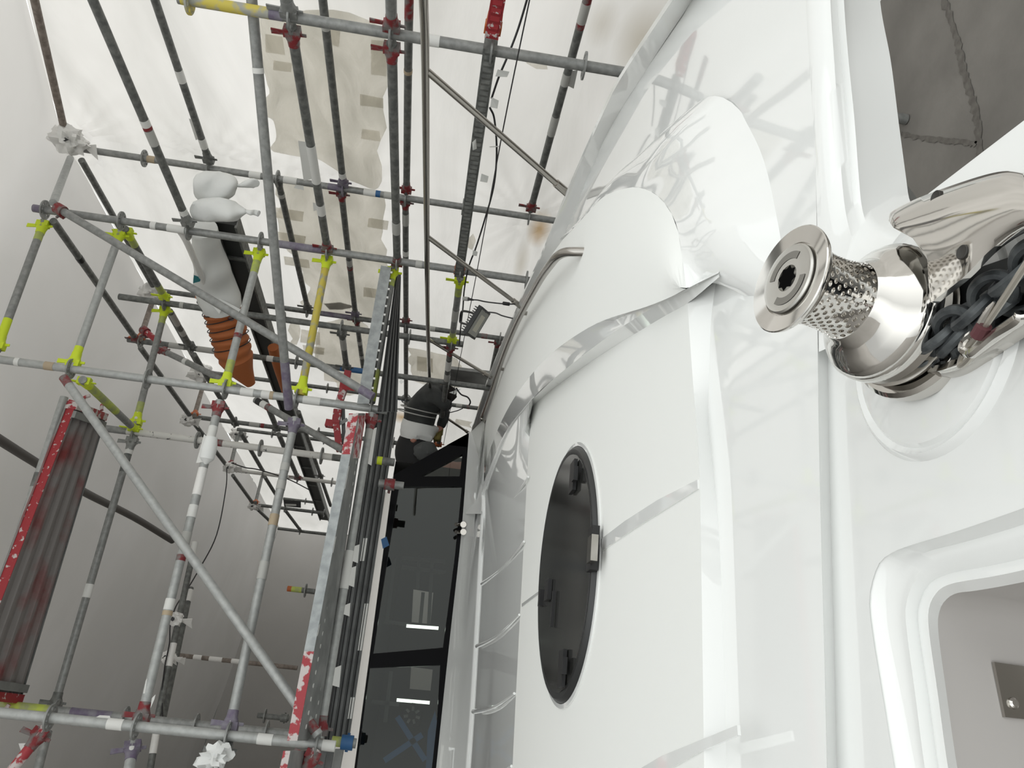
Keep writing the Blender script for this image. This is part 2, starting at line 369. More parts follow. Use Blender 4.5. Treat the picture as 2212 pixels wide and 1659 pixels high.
# moulded front lip of the bridge deck, with two beads, down to its lower edge
cut = 8
lip = []
def lrow(l): return pz(l)
L0 = [PDK(x, y) for x, y in [(1738, -160), (1741, 0), (1748, 130), (1756, 250), (1762, 380), (1766, 520), (1767, 640), (1769, 760)]]
L1 = lrow([(1768, -160, -.456), (1771, 0, -.456), (1778, 130, -.456), (1786, 250, -.457), (1792, 380, -.458), (1801, 520, -.46), (1816, 605, -.463), (1860, 650, -.466), (1990, 665, -.468)])
L2 = lrow([(1790, -160, -.468), (1794, 0, -.468), (1802, 130, -.468), (1810, 250, -.468), (1818, 380, -.468), (1829, 470, -.468), (1850, 528, -.468), (1905, 562, -.468), (1990, 572, -.468)])
L3 = lrow([(1805, -160, -.484), (1809, 0, -.484), (1818, 130, -.484), (1828, 250, -.483), (1838, 380, -.482), (1847, 458, -.481), (1865, 508, -.48), (1908, 538, -.48), (1990, 548, -.48)])
L4 = lrow([(1818, -160, -.489), (1823, 0, -.489), (1833, 130, -.488), (1845, 250, -.487), (1855, 380, -.486), (1862, 448, -.486), (1877, 490, -.485), (1913, 516, -.485), (1990, 526, -.485)])
L5 = lrow([(1832, -160, -.505), (1837, 0, -.505), (1850, 130, -.503), (1862, 250, -.501), (1872, 380, -.499), (1878, 436, -.499), (1890, 472, -.498), (1918, 494, -.498), (1990, 502, -.498)])
L6 = lrow([(1896, -160, -.556), (1901, 0, -.556), (1924, 130, -.556), (1942, 270, -.556), (1958, 390, -.556), (1963, 425, -.556), (1972, 446, -.556), (1992, 458, -.556), (2040, 462, -.556)])
L7 = [p + np.array([0, .25, -.03]) for p in L6]
m = MB(); loft(m, [L0, L1, L2, L3, L4, L5, L6, L7], 60); m.build('front_lip', GEL, Yt, ang=60)
# anchor platform with its stepped locker recess
A_px = [(1965, 1830), (1932, 1659), (1906, 1500), (1884, 1365), (1878, 1290), (1896, 1222), (1927, 1194), (1976, 1175), (2068, 1147), (2212, 1097), (2420, 1020)]
B_px = [(2010, 1830), (1978, 1659), (1955, 1500), (1935, 1365), (1929, 1303), (1942, 1243), (1966, 1210), (2009, 1190), (2080, 1172), (2212, 1133), (2420, 1060)]
C_px = [(2030, 1830), (1998, 1659), (1977, 1500), (1959, 1365), (1957, 1308), (1976, 1251), (2005, 1220), (2045, 1203), (2110, 1186), (2212, 1158), (2420, 1090)]
D_px = [(2058, 1830), (2027, 1659), (2005, 1500), (1985, 1365), (1984, 1312), (2005, 1264), (2040, 1243), (2080, 1233), (2130, 1224), (2212, 1206), (2420, 1150)]
D2px = [(2080, 1830), (2048, 1659), (2026, 1500), (2007, 1365), (2007, 1312), (2026, 1277), (2052, 1262), (2090, 1254), (2140, 1246), (2212, 1231), (2420, 1180)]
E_px = [(2100, 1830), (2068, 1659), (2045, 1500), (2027, 1365), (2030, 1318), (2046, 1293), (2068, 1281), (2100, 1277), (2150, 1269), (2212, 1257), (2420, 1215)]
ZP = -.47
m = MB()
pxy = lambda p: (lambda q: (CX + F * q[0] / q[2], CY + F * q[1] / q[2]))(R.T @ (np.array(p) - C0))
crs = [p for p in smoothpts(crease, 6) if pxy(p)[1] > 630]
fw2 = [PZ(pxy(p)[0] + 22, pxy(p)[1], ZP) for p in crs]; fw1 = [p * .5 + q * .5 + np.array([0, 0, .003]) for p, q in zip(crs, fw2)]
nC = len(crs); m.add(crs + fw1 + fw2, [(j * nC + i, j * nC + i + 1, (j + 1) * nC + i + 1, (j + 1) * nC + i) for j in (0, 1) for i in range(nC - 1)])
poly = list(fw2) + [PZ(1900, 2300, ZP)]
poly += [PZ(x, y, ZP) for x, y in [(1985, 1990)]] + list(resample(smoothpts([PZ(x, y, ZP) for x, y in A_px], 6), 50))
poly += [PZ(x, y, ZP) for x, y in [(2600, 900), (2600, -20), (2212, 260), (1990, 430), (1990, 580), (1905, 575), (1862, 640), (1815, 632)]]
m.add(poly, [tuple(range(len(poly)))])
slab(m, [PZ(x, y, ZP - .001) for x, y in [(2600, -20), (2212, 260), (1990, 430), (1990, 500), (2100, 620), (2600, 300)]], (0, 0, -.085))
m.build('anchor_platform', GEL, Yt)
m = MB()
def zrow(l, z): return [PZ(x, y, z) for x, y in l]
Efl = [p + np.array([0, 0, -.24]) for p in zrow(E_px, -.502)]
loft(m, [zrow(A_px, ZP), zrow(A_px, ZP - .001), zrow(B_px, -.484), zrow(C_px, -.482), zrow(D_px, -.495), zrow(D2px, -.489), zrow(E_px, -.502)], 70); rec = m.build('locker_recess', GEL, Yt, ang=70)
m = MB(); loft(m, [zrow(E_px, -.502), [p + np.array([0, 0, -.012]) for p in zrow(E_px, -.502)], Efl], 70)
k0 = resample(smoothpts(Efl, 6), 60); m.add(list(k0) + [PZ(2600, 1900, -.742)], [tuple(range(61))])
m.build('locker_lining', mat('grey_locker_lining', (.47, .45, .435), .35), Yt, ang=50)
# round raised pad under the windlass
WO = V3(.415, .645, -.47)
m = MB(); lathe(m, WO, (0, 0, 1), [(-.005, .140), (.004, .132), (.006, .128), (.002, .122), (.006, .118), (.007, .11), (.007, .0001)], 64); m.build('windlass_pad', GEL, Yt)
# trunk nose, port panel, riser, centre panel
G3 = pz([(1216, 517, -.362), (1262, 468, -.362), (1304, 425, -.362), (1361, 405, -.362), (1400, 411, -.364), (1432, 434, -.366), (1460, 482, -.37), (1472, 545, -.373), (1482, 622, -.376)])
F3 = pz([(1212, 519, -.368), (1258, 466, -.37), (1300, 421, -.376), (1350, 368, -.39), (1416, 308, -.405), (1480, 243, -.414), (1540, 207, -.416)]) + [PDK(x, y) for x, y in [(1600, 240), (1648, 340), (1678, 470), (1690, 560), (1668, 622), (1610, 640), (1556, 606)]]
m = MB()
gF = resample(smoothpts(F3, 6), 70); gG = resample(smoothpts(G3, 6), 70)
vs = []
for t, hb in ((0, 0), (.12, .010), (.3, .020), (.5, .022), (.7, .016), (.88, .006), (1, 0)):
    for k in range(70):
        w = .85 * min(1, np.linalg.norm(gF[k] - gG[k]) / .22) * min(1, max(0, (69 - k) / 7)); vs.append(gF[k] * (1 - t) + gG[k] * t + np.array([0, 0, hb * w]))
m.add(vs, [(i * 70 + k, i * 70 + k + 1, (i + 1) * 70 + k + 1, (i + 1) * 70 + k) for i in range(6) for k in range(69)])
sk = [p + np.array([.05, -.0, -.09]) for p in gF[:40]]
m.add(list(gF[:40]) + sk, [(i, i + 1, 41 + i, 40 + i) for i in range(39)])
m.build('trunk_nose', GEL, Yt)
PAl = [(1044, 925, -.28), (1062, 870, -.29), (1100, 745, -.31), (1150, 620, -.335), (1216, 517, -.362), (1262, 468, -.362), (1304, 425, -.362), (1361, 405, -.362), (1400, 411, -.364), (1432, 434, -.366), (1460, 482, -.37), (1472, 545, -.373), (1482, 622, -.376)]
Ul = [(1046, 1010, -.262), (1070, 940, -.272), (1108, 864, -.29), (1173, 781, -.315), (1271, 708, -.337), (1401, 661, -.357), (1460, 636, -.370), (1482, 624, -.376)]
PA = pz(PAl); U = pz(Ul)
m = MB(); gA = resample(smoothpts(PA, 6), 80); gU = resample(smoothpts(U, 6), 80)
vs = [gA[k] * (1 - t) + gU[k] * t + np.array([0, 0, .012 * math.sin(math.pi * t)]) for t in np.linspace(0, 1, 7) for k in range(80)]
m.add(vs, [(i * 80 + k, i * 80 + k + 1, (i + 1) * 80 + k + 1, (i + 1) * 80 + k) for i in range(6) for k in range(79)])
m.build('port_nonslip_panel', MATT, Yt)
m = MB(); gs = resample(smoothpts(PA[:6], 6), 30); loft(m, [list(gs), [p + np.array([.03, 0, -.03]) for p in gs], [p + np.array([.07, 0, -.25]) for p in gs]], 30); m.build('trunk_side', GEL, Yt)
Ml = [(1046, 1060, -.25), (1066, 1000, -.26), (1100, 925, -.29), (1152, 860, -.317), (1200, 815, -.327), (1300, 737, -.353), (1401, 670, -.372), (1480, 632, -.389), (1553, 592, -.404)]
M3 = pz(Ml); Ue = U + [PZ(1552, 590, -.402)]
m = MB(); Umid = [a * .5 + b * .5 + np.array([.012, .004, -.004]) for a, b in zip(resample(smoothpts(Ue, 5), 30), resample(smoothpts(M3, 5), 30))]
loft(m, [Ue, Umid, M3], 70)
I3 = [PPL(x, y, PA_, PB_) for x, y in [(1148, 880), (1200, 836), (1300, 766), (1420, 692), (1485, 655), (1554, 598)]]
loft(m, [M3[3:], I3], 60)
m.build('coaming_ridge', GEL, Yt, ang=50)
K_px = [(1485, 655), (1495, 800), (1503, 900), (1510, 1000), (1513, 1100), (1516, 1300), (1521, 1659), (1530, 2300)]
K3 = [PPL(x, y, PA_, PB_) for x, y in K_px]
K0 = [(1554, 598), (1540, 680), (1533, 800), (1529, 900), (1543, 1040), (1556, 1200), (1564, 1400), (1570, 1659), (1580, 2300)]
m = MB(); f3 = [PDK(x, y) + (0, 0, -.004) for x, y in K0]
loft(m, [K3, [p * .5 + q * .5 + np.array([0, 0, .001]) for p, q in zip(resample(smoothpts(K3, 5), 30), resample(smoothpts(f3, 5), 30))], f3], 60); m.build('trunk_front', GEL, Yt)
End_px = [(1148, 880), (1140, 1000), (1130, 1200), (1117, 1450), (1107, 1659), (1080, 2300)]
En3 = [PPL(x, y, PA_, PB_) for x, y in End_px]
m = MB(); Iq = list(resample(smoothpts(I3[:5], 5), 30)); Kq = list(resample(smoothpts(K3, 5), 40)); Eq = list(resample(smoothpts(En3, 4), 20))
poly = Iq + Kq[1:] + Eq[::-1][:-1]; m.add(poly, [tuple(range(len(poly)))])
m.build('centre_nonslip_panel', MATT, Yt, smooth=False)
# glossy gutters that cut the non-slip panel
for pl in ([(1296, 1166), (1350, 1125), (1420, 1080), (1506, 1036), (1507, 1056), (1440, 1098), (1370, 1142), (1300, 1190)], [(1127, 1304), (1176, 1268), (1176, 1274), (1127, 1311)],
           [(1385, 1659), (1430, 1632), (1480, 1612), (1592, 1566), (1594, 1588), (1520, 1620), (1450, 1659), (1400, 1720), (1330, 1720)]):
    m = MB(); slab(m, [PPL(x, y, PA_ + .0025, PB_) for x, y in pl], (0, 0, -.004)); m.build('drain_gutter', GEL, Yt)
# coaming face, sill and cockpit well before the windscreen
Mw_px = [(1046, 1010), (1045, 1100), (1037, 1250), (1023, 1500), (1012, 1659), (990, 1950), (965, 2300)]
Mw = [M3[3], M3[2], M3[1], M3[0]] + [PY(x, y, 4.5) for x, y in Mw_px[1:]]
m = MB(); loft(m, [En3, [p * .5 + q * .5 + np.array([0, 0, -.004]) for p, q in zip(resample(smoothpts(En3, 5), 40), resample(smoothpts(Mw, 5), 40))], [p + np.array([0, -.02, -.004]) for p in Mw], Mw], 60); m.build('gloss_deck', GEL, Yt)
for a, b in (((1055, 1138), (1141, 1030)), ((1042, 1261), (1132, 1170)), ((1031, 1396), (1122, 1328)), ((1023, 1537), (1111, 1498)), ((1014, 1690), (1105, 1655))):
    m = MB(); pipe(m, [PPL(a[0] * (1 - t) + b[0] * t, a[1] * (1 - t) + b[1] * t + 10 * math.sin(math.pi * t), -.514, .0507) for t in np.linspace(0, 1, 6)], [.012, .009, .007, .006, .005, .005], 8, 3); m.build('drain_bead', GEL, Yt)
m = MB(); pipe(m, [p + np.array([0, -.01, 0]) for p in Mw], [.001, .006, .011, .015, .017, .018, .018, .018, .018, .018], 10, 5); m.build('coaming_bead', GEL, Yt)
m = MB()
Wb_px = [(1017, 935), (1005, 1100), (996, 1200), (974, 1400), (947, 1659), (918, 1950), (880, 2300)]
Wb = [PY(x, y, 4.98) for x, y in Wb_px]
Mw = Mw[3:]; loft(m, [[PY(1046, 905, 5.3)] + Mw[1:], [p * .45 + q * .55 + np.array([0, 0, -.015]) for p, q in zip(Mw, Wb)], [p + np.array([0, -.03, .0]) for p in Wb], [p + np.array([0, .0, .02]) for p in Wb]], 40); m.build('windscreen_sill', GEL, Yt)
m = MB(); slab(m, [PY(1017, 933, 5.0), PZ(1046, 905, -.272), PZ(1047, 1012, -.26), PY(1040, 1110, 4.45), PY(1003, 1110, 4.97)], (.01, .03, 0)); m.build('coaming_corner', GEL, Yt)
# bulwark and port hull side
Sl = [(1512, -110, -.362), (1444, 0, -.362), (1340, 160, -.362), (1300, 240, -.362), (1225, 410, -.365), (1170, 545, -.35), (1120, 655, -.33), (1056, 810, -.26), (1016, 935, -.21)]
S3 = pz(Sl)
m = MB(); Si = [p + np.array([-.012, 0, -.004]) for p in S3]
B9 = [np.array(p) for p in B] + [np.array([2.93, 7.5, EYE - .415])]
loft(m, [B9, [p * .6 + q * .4 for p, q in zip(resample(smoothpts(B9, 5), 40), resample(smoothpts(Si, 5), 40))], Si, S3, [p + np.array([.02, -.01, -.012]) for p in S3], [p + np.array([.02, -.01, -.08]) for p in S3],
         [p + np.array([-.28, .08, -.34]) for p in S3], [p + np.array([-.85, .2, -.8]) for p in S3], [np.array([p[0] - 1.35, p[1] + .4, .02]) for p in S3]], 60)
m.build('hull_side', GEL, Yt)
# deck hatch
hcs = [PPL(1233.5 + 17 * math.cos(t) + 59.5 * math.sin(t), 1242 - 274 * math.cos(t) - 4 * math.sin(t), PA_, PB_) for t in np.linspace(0, 2 * math.pi, 73)[:-1]]; cen = np.mean(hcs, axis=0); up = np.array([0, -.018, 1.])
def ring(s, h): return [cen + (p - cen) * s + up * h for p in hcs]
def rloft(mb, rs, cap=False):
    n = len(rs[0]); mb.add([p for r in rs for p in r], [(i * n + k, i * n + (k + 1) % n, (i + 1) * n + (k + 1) % n, (i + 1) * n + k) for i in range(len(rs) - 1) for k in range(n)])
    if cap: mb.add(rs[-1], [tuple(range(n))])
m = MB(); rloft(m, [ring(1.02, -.01), ring(1.02, .002), ring(1.0, .012), ring(.985, .016), ring(.95, .016), ring(.93, .012)]); ht = m.build('deck_hatch', RUB, Yt)
ht['_l'] = list(Yt['_l'])
LENS = mat('smoked_acrylic', (.016, .016, .015), .16, spec=.35, col2=(.028, .028, .026), noise_scale=5)
m = MB(); rloft(m, [ring(.955, .010), ring(.94, .0165), ring(.80, .0168), ring(.4, .017), ring(.02, .017)], True); m.build('smoked_lens', LENS, ht)
m = MB(); rloft(m, [ring(1.05, -.004), ring(1.05, .004), ring(1.018, .005)]); m.build('outer_rim', GEL, ht)
uh = _n(PPL(1249, 968, PA_, PB_) - PPL(1214, 1516, PA_, PB_)); wh = np.cross(up, uh); wh = _n(wh)
def hat(x, y, h): return PPL(x, y, PA_ + h, PB_)
m = MB(); box(m, hat(1280, 1186, .030), (uh, wh, _n(up)), (.030, .020, .008)); m.build('latch', STEEL, ht)
m = MB(); box(m, hat(1281, 1186, .018), (uh, wh, _n(up)), (.052, .022, .009)); m.build('latch_base', BLK, ht)
for (nm, x, y, h, sz) in (('hinge_plate', 1184, 1275, .024, (.03, .028, .006)), ('hinge_block', 1172, 1292, .018, (.025, .012, .012)), ('hinge_arm', 1194, 1315, .024, (.05, .007, .004))):
    m = MB(); box(m, hat(x, y, h), (uh, wh, _n(up)), sz); m.build(nm, BLK, ht)
for (x, y) in ((1238, 1030), (1214, 1444)):
    m = MB(); box(m, hat(x, y, .024), (uh, wh, _n(up)), (.045, .028, .005)); box(m, hat(x + 4, y - 6, .030), (uh, wh, _n(up)), (.02, .012, .006)); m.build('dog_handle', BLK, ht)
# steel plate screwed in the recess
ea, eb = PZ(2036, 1430, -.502), PZ(2062, 1620, -.502); en = _n(np.cross(eb - ea, (0, 0, 1.))); en = en if en @ (C0 - ea) > 0 else -en
def PWALL(x, y, off=0): q = ray(x, y); o_ = ea + en * off; return C0 + q * (((o_ - C0) @ en) / (q @ en))
m = MB(); slab(m, [PWALL(x, y, .004) for x, y in [(2148, 1430), (2225, 1441), (2240, 1556), (2172, 1549)]], en * -.004); pl = m.build('striker_plate', STEEL, Yt, smooth=False); pl['_l'] = list(Yt['_l'])
m = MB(); lathe(m, PWALL(2188, 1519, .004), en, [(0, .0055), (.002, .005), (.0035, .003), (.0035, .0001)], 20); m.build('screw', CHROME, pl)
# grab rail on the port panel
gr = [P(x, y, d) for x, y, d in [(1272, 545, 2.44), (1245, 544, 2.46), (1222, 545, 2.5), (1205, 553, 2.56), (1190, 570, 2.7), (1160, 615, 3.15), (1115, 700, 4.0), (1085, 775, 4.75), (1063, 840, 5.5), (1044, 893, 6.3), (1041, 905, 6.4), (1050, 912, 6.45)]]
m = MB(); pipe(m, gr, .0155, 12, 6); gb = m.build('grab_rail', STEEL, Yt); gb['_l'] = list(Yt['_l'])
for a, b in (((1142, 677, 4.05), (1126, 677, 4.0)), ((1106, 800, 5.05), (1080, 797, 5.0))):
    m = MB(); cyl(m, P(*a), P(*b), .011, 12); m.build('rail_foot', STEEL, gb)
# guard rail with raked stanchions and lifeline
GRp = [(914, -60, 2.33), (915, 0, 2.46), (919, 150, 2.86), (922, 510, 4.2), (925, 735, 6.0), (931, 878, 7.8), (943, 988, 9.0)]
m = MB(); pipe(m, [P(*a) for a in GRp], .0155, 14, 8); gd = m.build('guard_rail', STEEL, Yt); gd['_l'] = list(Yt['_l'])
STN = [((1222, 414, 3.43), (921, 152, 2.87)), ((1120, 658, 5.07), (923, 511, 4.21)), ((1056, 812, 6.6), (926, 733, 6.0)), ((1014, 936, 8.3), (931, 880, 7.8))]
for a, b in STN:
    A, Bq = P(*a), P(*b); m = MB(); cyl(m, A, Bq, .0135, 14); s = m.build('stanchion', STEEL, gd); s['_l'] = list(Yt['_l'])
    m = MB(); d = _n(Bq - A); cyl(m, A - d * .03, A + d * .07, .0185, 14); m.build('stanchion_socket', STEEL, s)
m = MB(); pipe(m, [P(*a) for a in [(1150, -30, 2.7), (1085, 288, 3.2), (1030, 588, 4.7), (993, 780, 6.35), (958, 960, 8.2)]], .003, 6, 5); m.build('lifeline', CAB, gd)
# windscreen
from mathutils.geometry import tessellate_polygon
def flat_holes(mb, outer, holes, Yp, th):
    pls = [outer] + holes; ps = [PY(x, y, Yp) for pl in pls for x, y in pl]
    tri = tessellate_polygon([[Vector((x, y, 0)) for x, y in pl] for pl in pls])
    n = len(ps); mb.add(ps + [p + np.array([0, th, 0]) for p in ps], [tuple(t) for t in tri] + [tuple(n + i for i in t[::-1]) for t in tri])
    k = 0
    for pl in pls:
        c = len(pl); mb.add([ps[k + i] for i in range(c)] + [ps[k + i] + np.array([0, th, 0]) for i in range(c)], [(i, (i + 1) % c, c + (i + 1) % c, c + i) for i in range(c)]); k += c
outer = [(850, 1026), (1017, 933), (1005, 1100), (996, 1200), (974, 1400), (947, 1659), (918, 1950), (725, 1950), (765, 1659), (800, 1400), (846, 1050)]
pn = [[(862, 1051), (998, 1050), (983, 1200), (957, 1399), (806, 1412), (838, 1200)], [(799, 1443), (951, 1437), (944, 1560), (930, 1690), (905, 1900), (735, 1900), (770, 1659)],
      [(909, 1029), (999, 981), (993, 1029)], [(966, 961), (1013, 938), (1011, 966)]]
m = MB(); flat_holes(m, outer, pn, 4.97, .05); ws = m.build('windscreen', FRAMEB, Yt, smooth=False); ws['_l'] = list(Yt['_l'])
gm = bpy.data.materials.new('tinted_glass'); gm.use_nodes = True; t = gm.node_tree; t.nodes.clear()
o = t.nodes.new('ShaderNodeOutputMaterial'); mx = t.nodes.new('ShaderNodeMixShader'); fr_ = t.nodes.new('ShaderNodeFresnel'); fr_.inputs[0].default_value = 1.55
tp = t.nodes.new('ShaderNodeBsdfTransparent'); tp.inputs[0].default_value = (.46, .49, .47, 1); gl = t.nodes.new('ShaderNodeBsdfGlossy'); gl.inputs['Roughness'].default_value = .01; gl.inputs[0].default_value = (.9, .93, .9, 1)
t.links.new(fr_.outputs[0], mx.inputs[0]); t.links.new(tp.outputs[0], mx.inputs[1]); t.links.new(gl.outputs[0], mx.inputs[2]); t.links.new(mx.outputs[0], o.inputs[0])
for pl in pn:
    m = MB(); q = [PY(x, y, 4.99) for x, y in pl]; m.add(q, [tuple(range(len(q)))]); m.build('pane', gm, ws, smooth=False)
for y0 in (1133, 1149):
    m = MB(); cyl(m, PY(1000, y0, 4.96), PY(985, y0, 4.90), .012, 10); cyl(m, PY(1003, y0, 4.97), PY(1001, y0, 4.9), .02, 12); m.build('wiper_pivot', STEEL, ws)
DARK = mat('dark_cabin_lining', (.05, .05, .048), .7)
m = MB()
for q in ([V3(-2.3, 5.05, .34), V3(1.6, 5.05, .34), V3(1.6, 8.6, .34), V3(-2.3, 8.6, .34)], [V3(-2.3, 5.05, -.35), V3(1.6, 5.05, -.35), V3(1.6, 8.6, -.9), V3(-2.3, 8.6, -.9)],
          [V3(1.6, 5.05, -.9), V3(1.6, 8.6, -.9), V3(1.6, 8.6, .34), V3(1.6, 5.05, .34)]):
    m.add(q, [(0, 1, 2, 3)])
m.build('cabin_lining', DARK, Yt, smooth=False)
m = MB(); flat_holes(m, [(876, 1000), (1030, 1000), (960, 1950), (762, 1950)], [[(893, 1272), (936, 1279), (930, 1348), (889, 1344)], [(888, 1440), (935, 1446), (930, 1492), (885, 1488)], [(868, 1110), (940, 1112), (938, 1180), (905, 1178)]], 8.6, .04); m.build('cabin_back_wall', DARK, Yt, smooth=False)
m = MB(); FRG = mat('pane_streak_grey', (.16, .165, .16), .5)  # grey bars added behind the glass for the reflected streaks in the panes
for a, b in (((868, 1205), (962, 1213)), ((868, 1225), (962, 1237)), ((905, 1200), (902, 1272)), ((812, 1340), (884, 1350)), ((800, 1515), (862, 1522)), ((852, 1205), (836, 1340)), ((934, 1205), (926, 1348)), ((914, 1280), (908, 1346)), ((845, 1450), (832, 1560))):
    m = MB(); p, q = PY(*a, 6.9), PY(*b, 6.9); aa, bb, cc = frame(p, q, (0, 1, 0)); box(m, (p + q) / 2, (aa, bb, cc), (np.linalg.norm(q - p) / 2, .015, .015)); m.build('pane_streak', FRG, ws, smooth=False)
fan = thing('fan', 'small round fan with bright blades inside the cabin above the blue trestle', 'fan', PY(890, 1545, 6.2))
m = MB(); c = PY(890, 1545, 6.2); pipe(m, [c + .075 * np.array([math.cos(t), 0, math.sin(t)]) for t in np.linspace(0, 2 * math.pi, 25)], .01, 8, 1); m.build('ring', BLK, fan)
for t in np.linspace(0, 2 * math.pi, 8)[:-1]:
    m = MB(); d = np.array([math.cos(t), 0, math.sin(t)]); cyl(m, c + d * .03, c + d * .06, .01, 8); m.build('blade', TAPE, fan)
m = MB(); slab(m, [PY(x, y, 4.93) for x, y in [(836, 1056), (850, 1026), (846, 1052), (800, 1400), (765, 1659), (725, 1950), (690, 1950), (728, 1659), (776, 1395)]], (0, .12, 0)); 
slab(m, [V3(-2.6, 4.95, .36), V3(1.35, 4.95, .36), V3(1.55, 8.8, .34), V3(-2.6, 8.8, .34)], (0, 0, .06)); m.build('hardtop', VIS, Yt, smooth=False)

# things seen through the windscreen
t_ = thing('trestle', 'blue crossed-leg trestle standing inside the cabin behind the windscreen', 'trestle', V3(-.25, 5.7, -.4))
BLT = mat('blue_painted_trestle', (.03, .22, .60), .4)
for a, b in (((858, 1548), (918, 1642)), ((830, 1643), (912, 1587))):
    m = MB(); p, q = PY(*a, 5.6), PY(*b, 5.6); aa, bb, cc = frame(p, q, (0, 1, 0)); box(m, (p + q) / 2, (aa, bb, cc), (np.linalg.norm(q - p) / 2, .018, .012)); m.build('leg', BLT, t_)
m = MB(); slab(m, [PY(x, y, 5.65) for x, y in [(924, 1580), (940, 1535), (944, 1560), (934, 1690), (918, 1690)]], (0, .05, 0)); m.build('top_sheet', BLT, t_)
em = bpy.data.materials.new('lit_strip'); em.use_nodes = True; em.node_tree.nodes['Principled BSDF'].inputs['Emission Color'].default_value = (.9, 1, .88, 1); em.node_tree.nodes['Principled BSDF'].inputs['Emission Strength'].default_value = 3.2  # emissive bars added behind the glass as bright streaks
for (a, b, lb) in (((878, 1352), (947, 1357), 'upper of two bright strips glowing behind the windscreen glass'), ((857, 1512), (928, 1518), 'bright strip glowing above the blue trestle behind the windscreen')):
    m = MB(); p, q = PY(*a, 6.6), PY(*b, 6.6); aa, bb, cc = frame(p, q, (0, 1, 0)); box(m, (p + q) / 2, (aa, bb, cc), (np.linalg.norm(q - p) / 2, .012, .008)); tag(m.build('glow_strip', em, loc=p, smooth=False), lb, 'lamp')

# ---------------------------------------------------------------- windlass, chain stopper, chain
wl_top = P(1701, 601, .745); ax = wl_top - WO; LA = np.linalg.norm(ax); ax = ax / LA; WB = WO + ax * .007
wl = thing('windlass', 'polished stainless windlass with perforated drum on the anchor platform', 'windlass', WO)
k = (LA - .007) / .155
def lp(pr): return [(s * k, r) for s, r in pr]
m = MB(); lathe(m, WB, ax, lp([(0, .078), (.012, .078), (.016, .074), (.016, .05)]), 56); m.build('base', CHROME, wl)
m = MB(); lathe(m, WB, ax, lp([(.016, .045), (.018, .066), (.024, .069), (.028, .060), (.032, .069), (.038, .066), (.040, .045)]), 56); m.build('chain_gypsy', STEEL, wl)
m = MB(); lathe(m, WB, ax, lp([(.040, .05), (.040, .069), (.043, .0715), (.051, .0715), (.053, .070), (.0545, .0705), (.0565, .0705), (.062, .066), (.069, .057), (.076, .049), (.082, .0435), (.086, .0415), (.088, .040)]), 64); m.build('bell_flange', CHROME, wl, ang=50)
# perforated drum: hexagonally staggered dimples
m = MB(); NA, NRW = 26, 9; a_, b_, c_ = frame(WB, WB + ax); s0, s1 = .088 * k, .139 * k
def dr(s): t = (s - s0) / (s1 - s0); return .0365 + .0035 * (2 * t - 1) ** 2
def dpt(u, s, dep=0): r = dr(s) - dep; th = 2 * math.pi * u / NA; return WB + ax * s + r * (math.cos(th) * b_ + math.sin(th) * c_)
hs = (s1 - s0) / NRW
for j in range(NRW):
    for i in range(NA):
        u0 = i + .5 * (j % 2); sc = s0 + (j + .5) * hs; outer_ = []; inn = []; dp = []
        for q in range(16):
            th = 2 * math.pi * q / 16; cx, sy = math.cos(th), math.sin(th); kk = 1 / max(abs(cx), abs(sy))
            outer_.append(dpt(u0 + .5 * cx * kk, sc + .5 * hs * sy * kk)); inn.append(dpt(u0 + .31 * cx, sc + .36 * hs * sy)); dp.append(dpt(u0 + .27 * cx, sc + .31 * hs * sy, .0028))
        m.add(outer_ + inn + dp + [dpt(u0, sc, .0032)], [(q, (q + 1) % 16, 16 + (q + 1) % 16, 16 + q) for q in range(16)] + [(16 + q, 16 + (q + 1) % 16, 32 + (q + 1) % 16, 32 + q) for q in range(16)] + [(32 + q, 32 + (q + 1) % 16, 48) for q in range(16)])
lathe(m, WB, ax, [(s0, dr(s0)), (s0 - .002, .041)], 52); lathe(m, WB, ax, [(s1, dr(s1)), (s1 + .003, .042)], 52)
m.build('perforated_drum', CHROME, wl, ang=30)
m = MB(); lathe(m, WB, ax, lp([(.139, .040), (.143, .047), (.149, .053), (.1525, .0545), (.1535, .0545), (.1545, .0535), (.1535, .046), (.1525, .0375), (.149, .0372), (.149, .02)]), 64); m.build('top_flange', CHROME, wl, ang=40)
CAPM = mat('brushed_stainless', (.58, .57, .54), .28, 1.)
m = MB(); lathe(m, WB, ax, lp([(.149, .0355), (.1545, .0355), (.156, .034), (.1555, .031), (.1555, .0135), (.150, .0135), (.150, .0001)]), 64); cap = m.build('end_cap', CAPM, wl); cap['_l'] = list(wl['_l'])
m = MB(); ss = .1558 * k; st = [(ss, .0135 if i % 2 else .0102) for i in range(16)]
sv = [WB + ax * (ss) + r * (math.cos(2 * math.pi * i / 16) * b_ + math.sin(2 * math.pi * i / 16) * c_) for i, (s, r) in enumerate(st)]
m.add(sv, [tuple(range(16))]); m.build('star_socket', mat('socket_black', (.003, .003, .003), .8, spec=.02), cap, smooth=False)
LTR = mat('etched_lettering_band', (.25, .24, .22), .55, 1.)
for a0, a1 in ((.35, 2.35), (3.5, 5.5)):
    m = MB(); n = 24; vs = []
    for rr_ in (.020, .0275):
        for i in range(n):
            th = a0 + (a1 - a0) * i / (n - 1); vs.append(WB + ax * (.1559 * k) + rr_ * (math.cos(th) * b_ + math.sin(th) * c_))
    m.add(vs, [(i, i + 1, n + i + 1, n + i) for i in range(n - 1)]); m.build('lettering_band', LTR, cap, smooth=False)
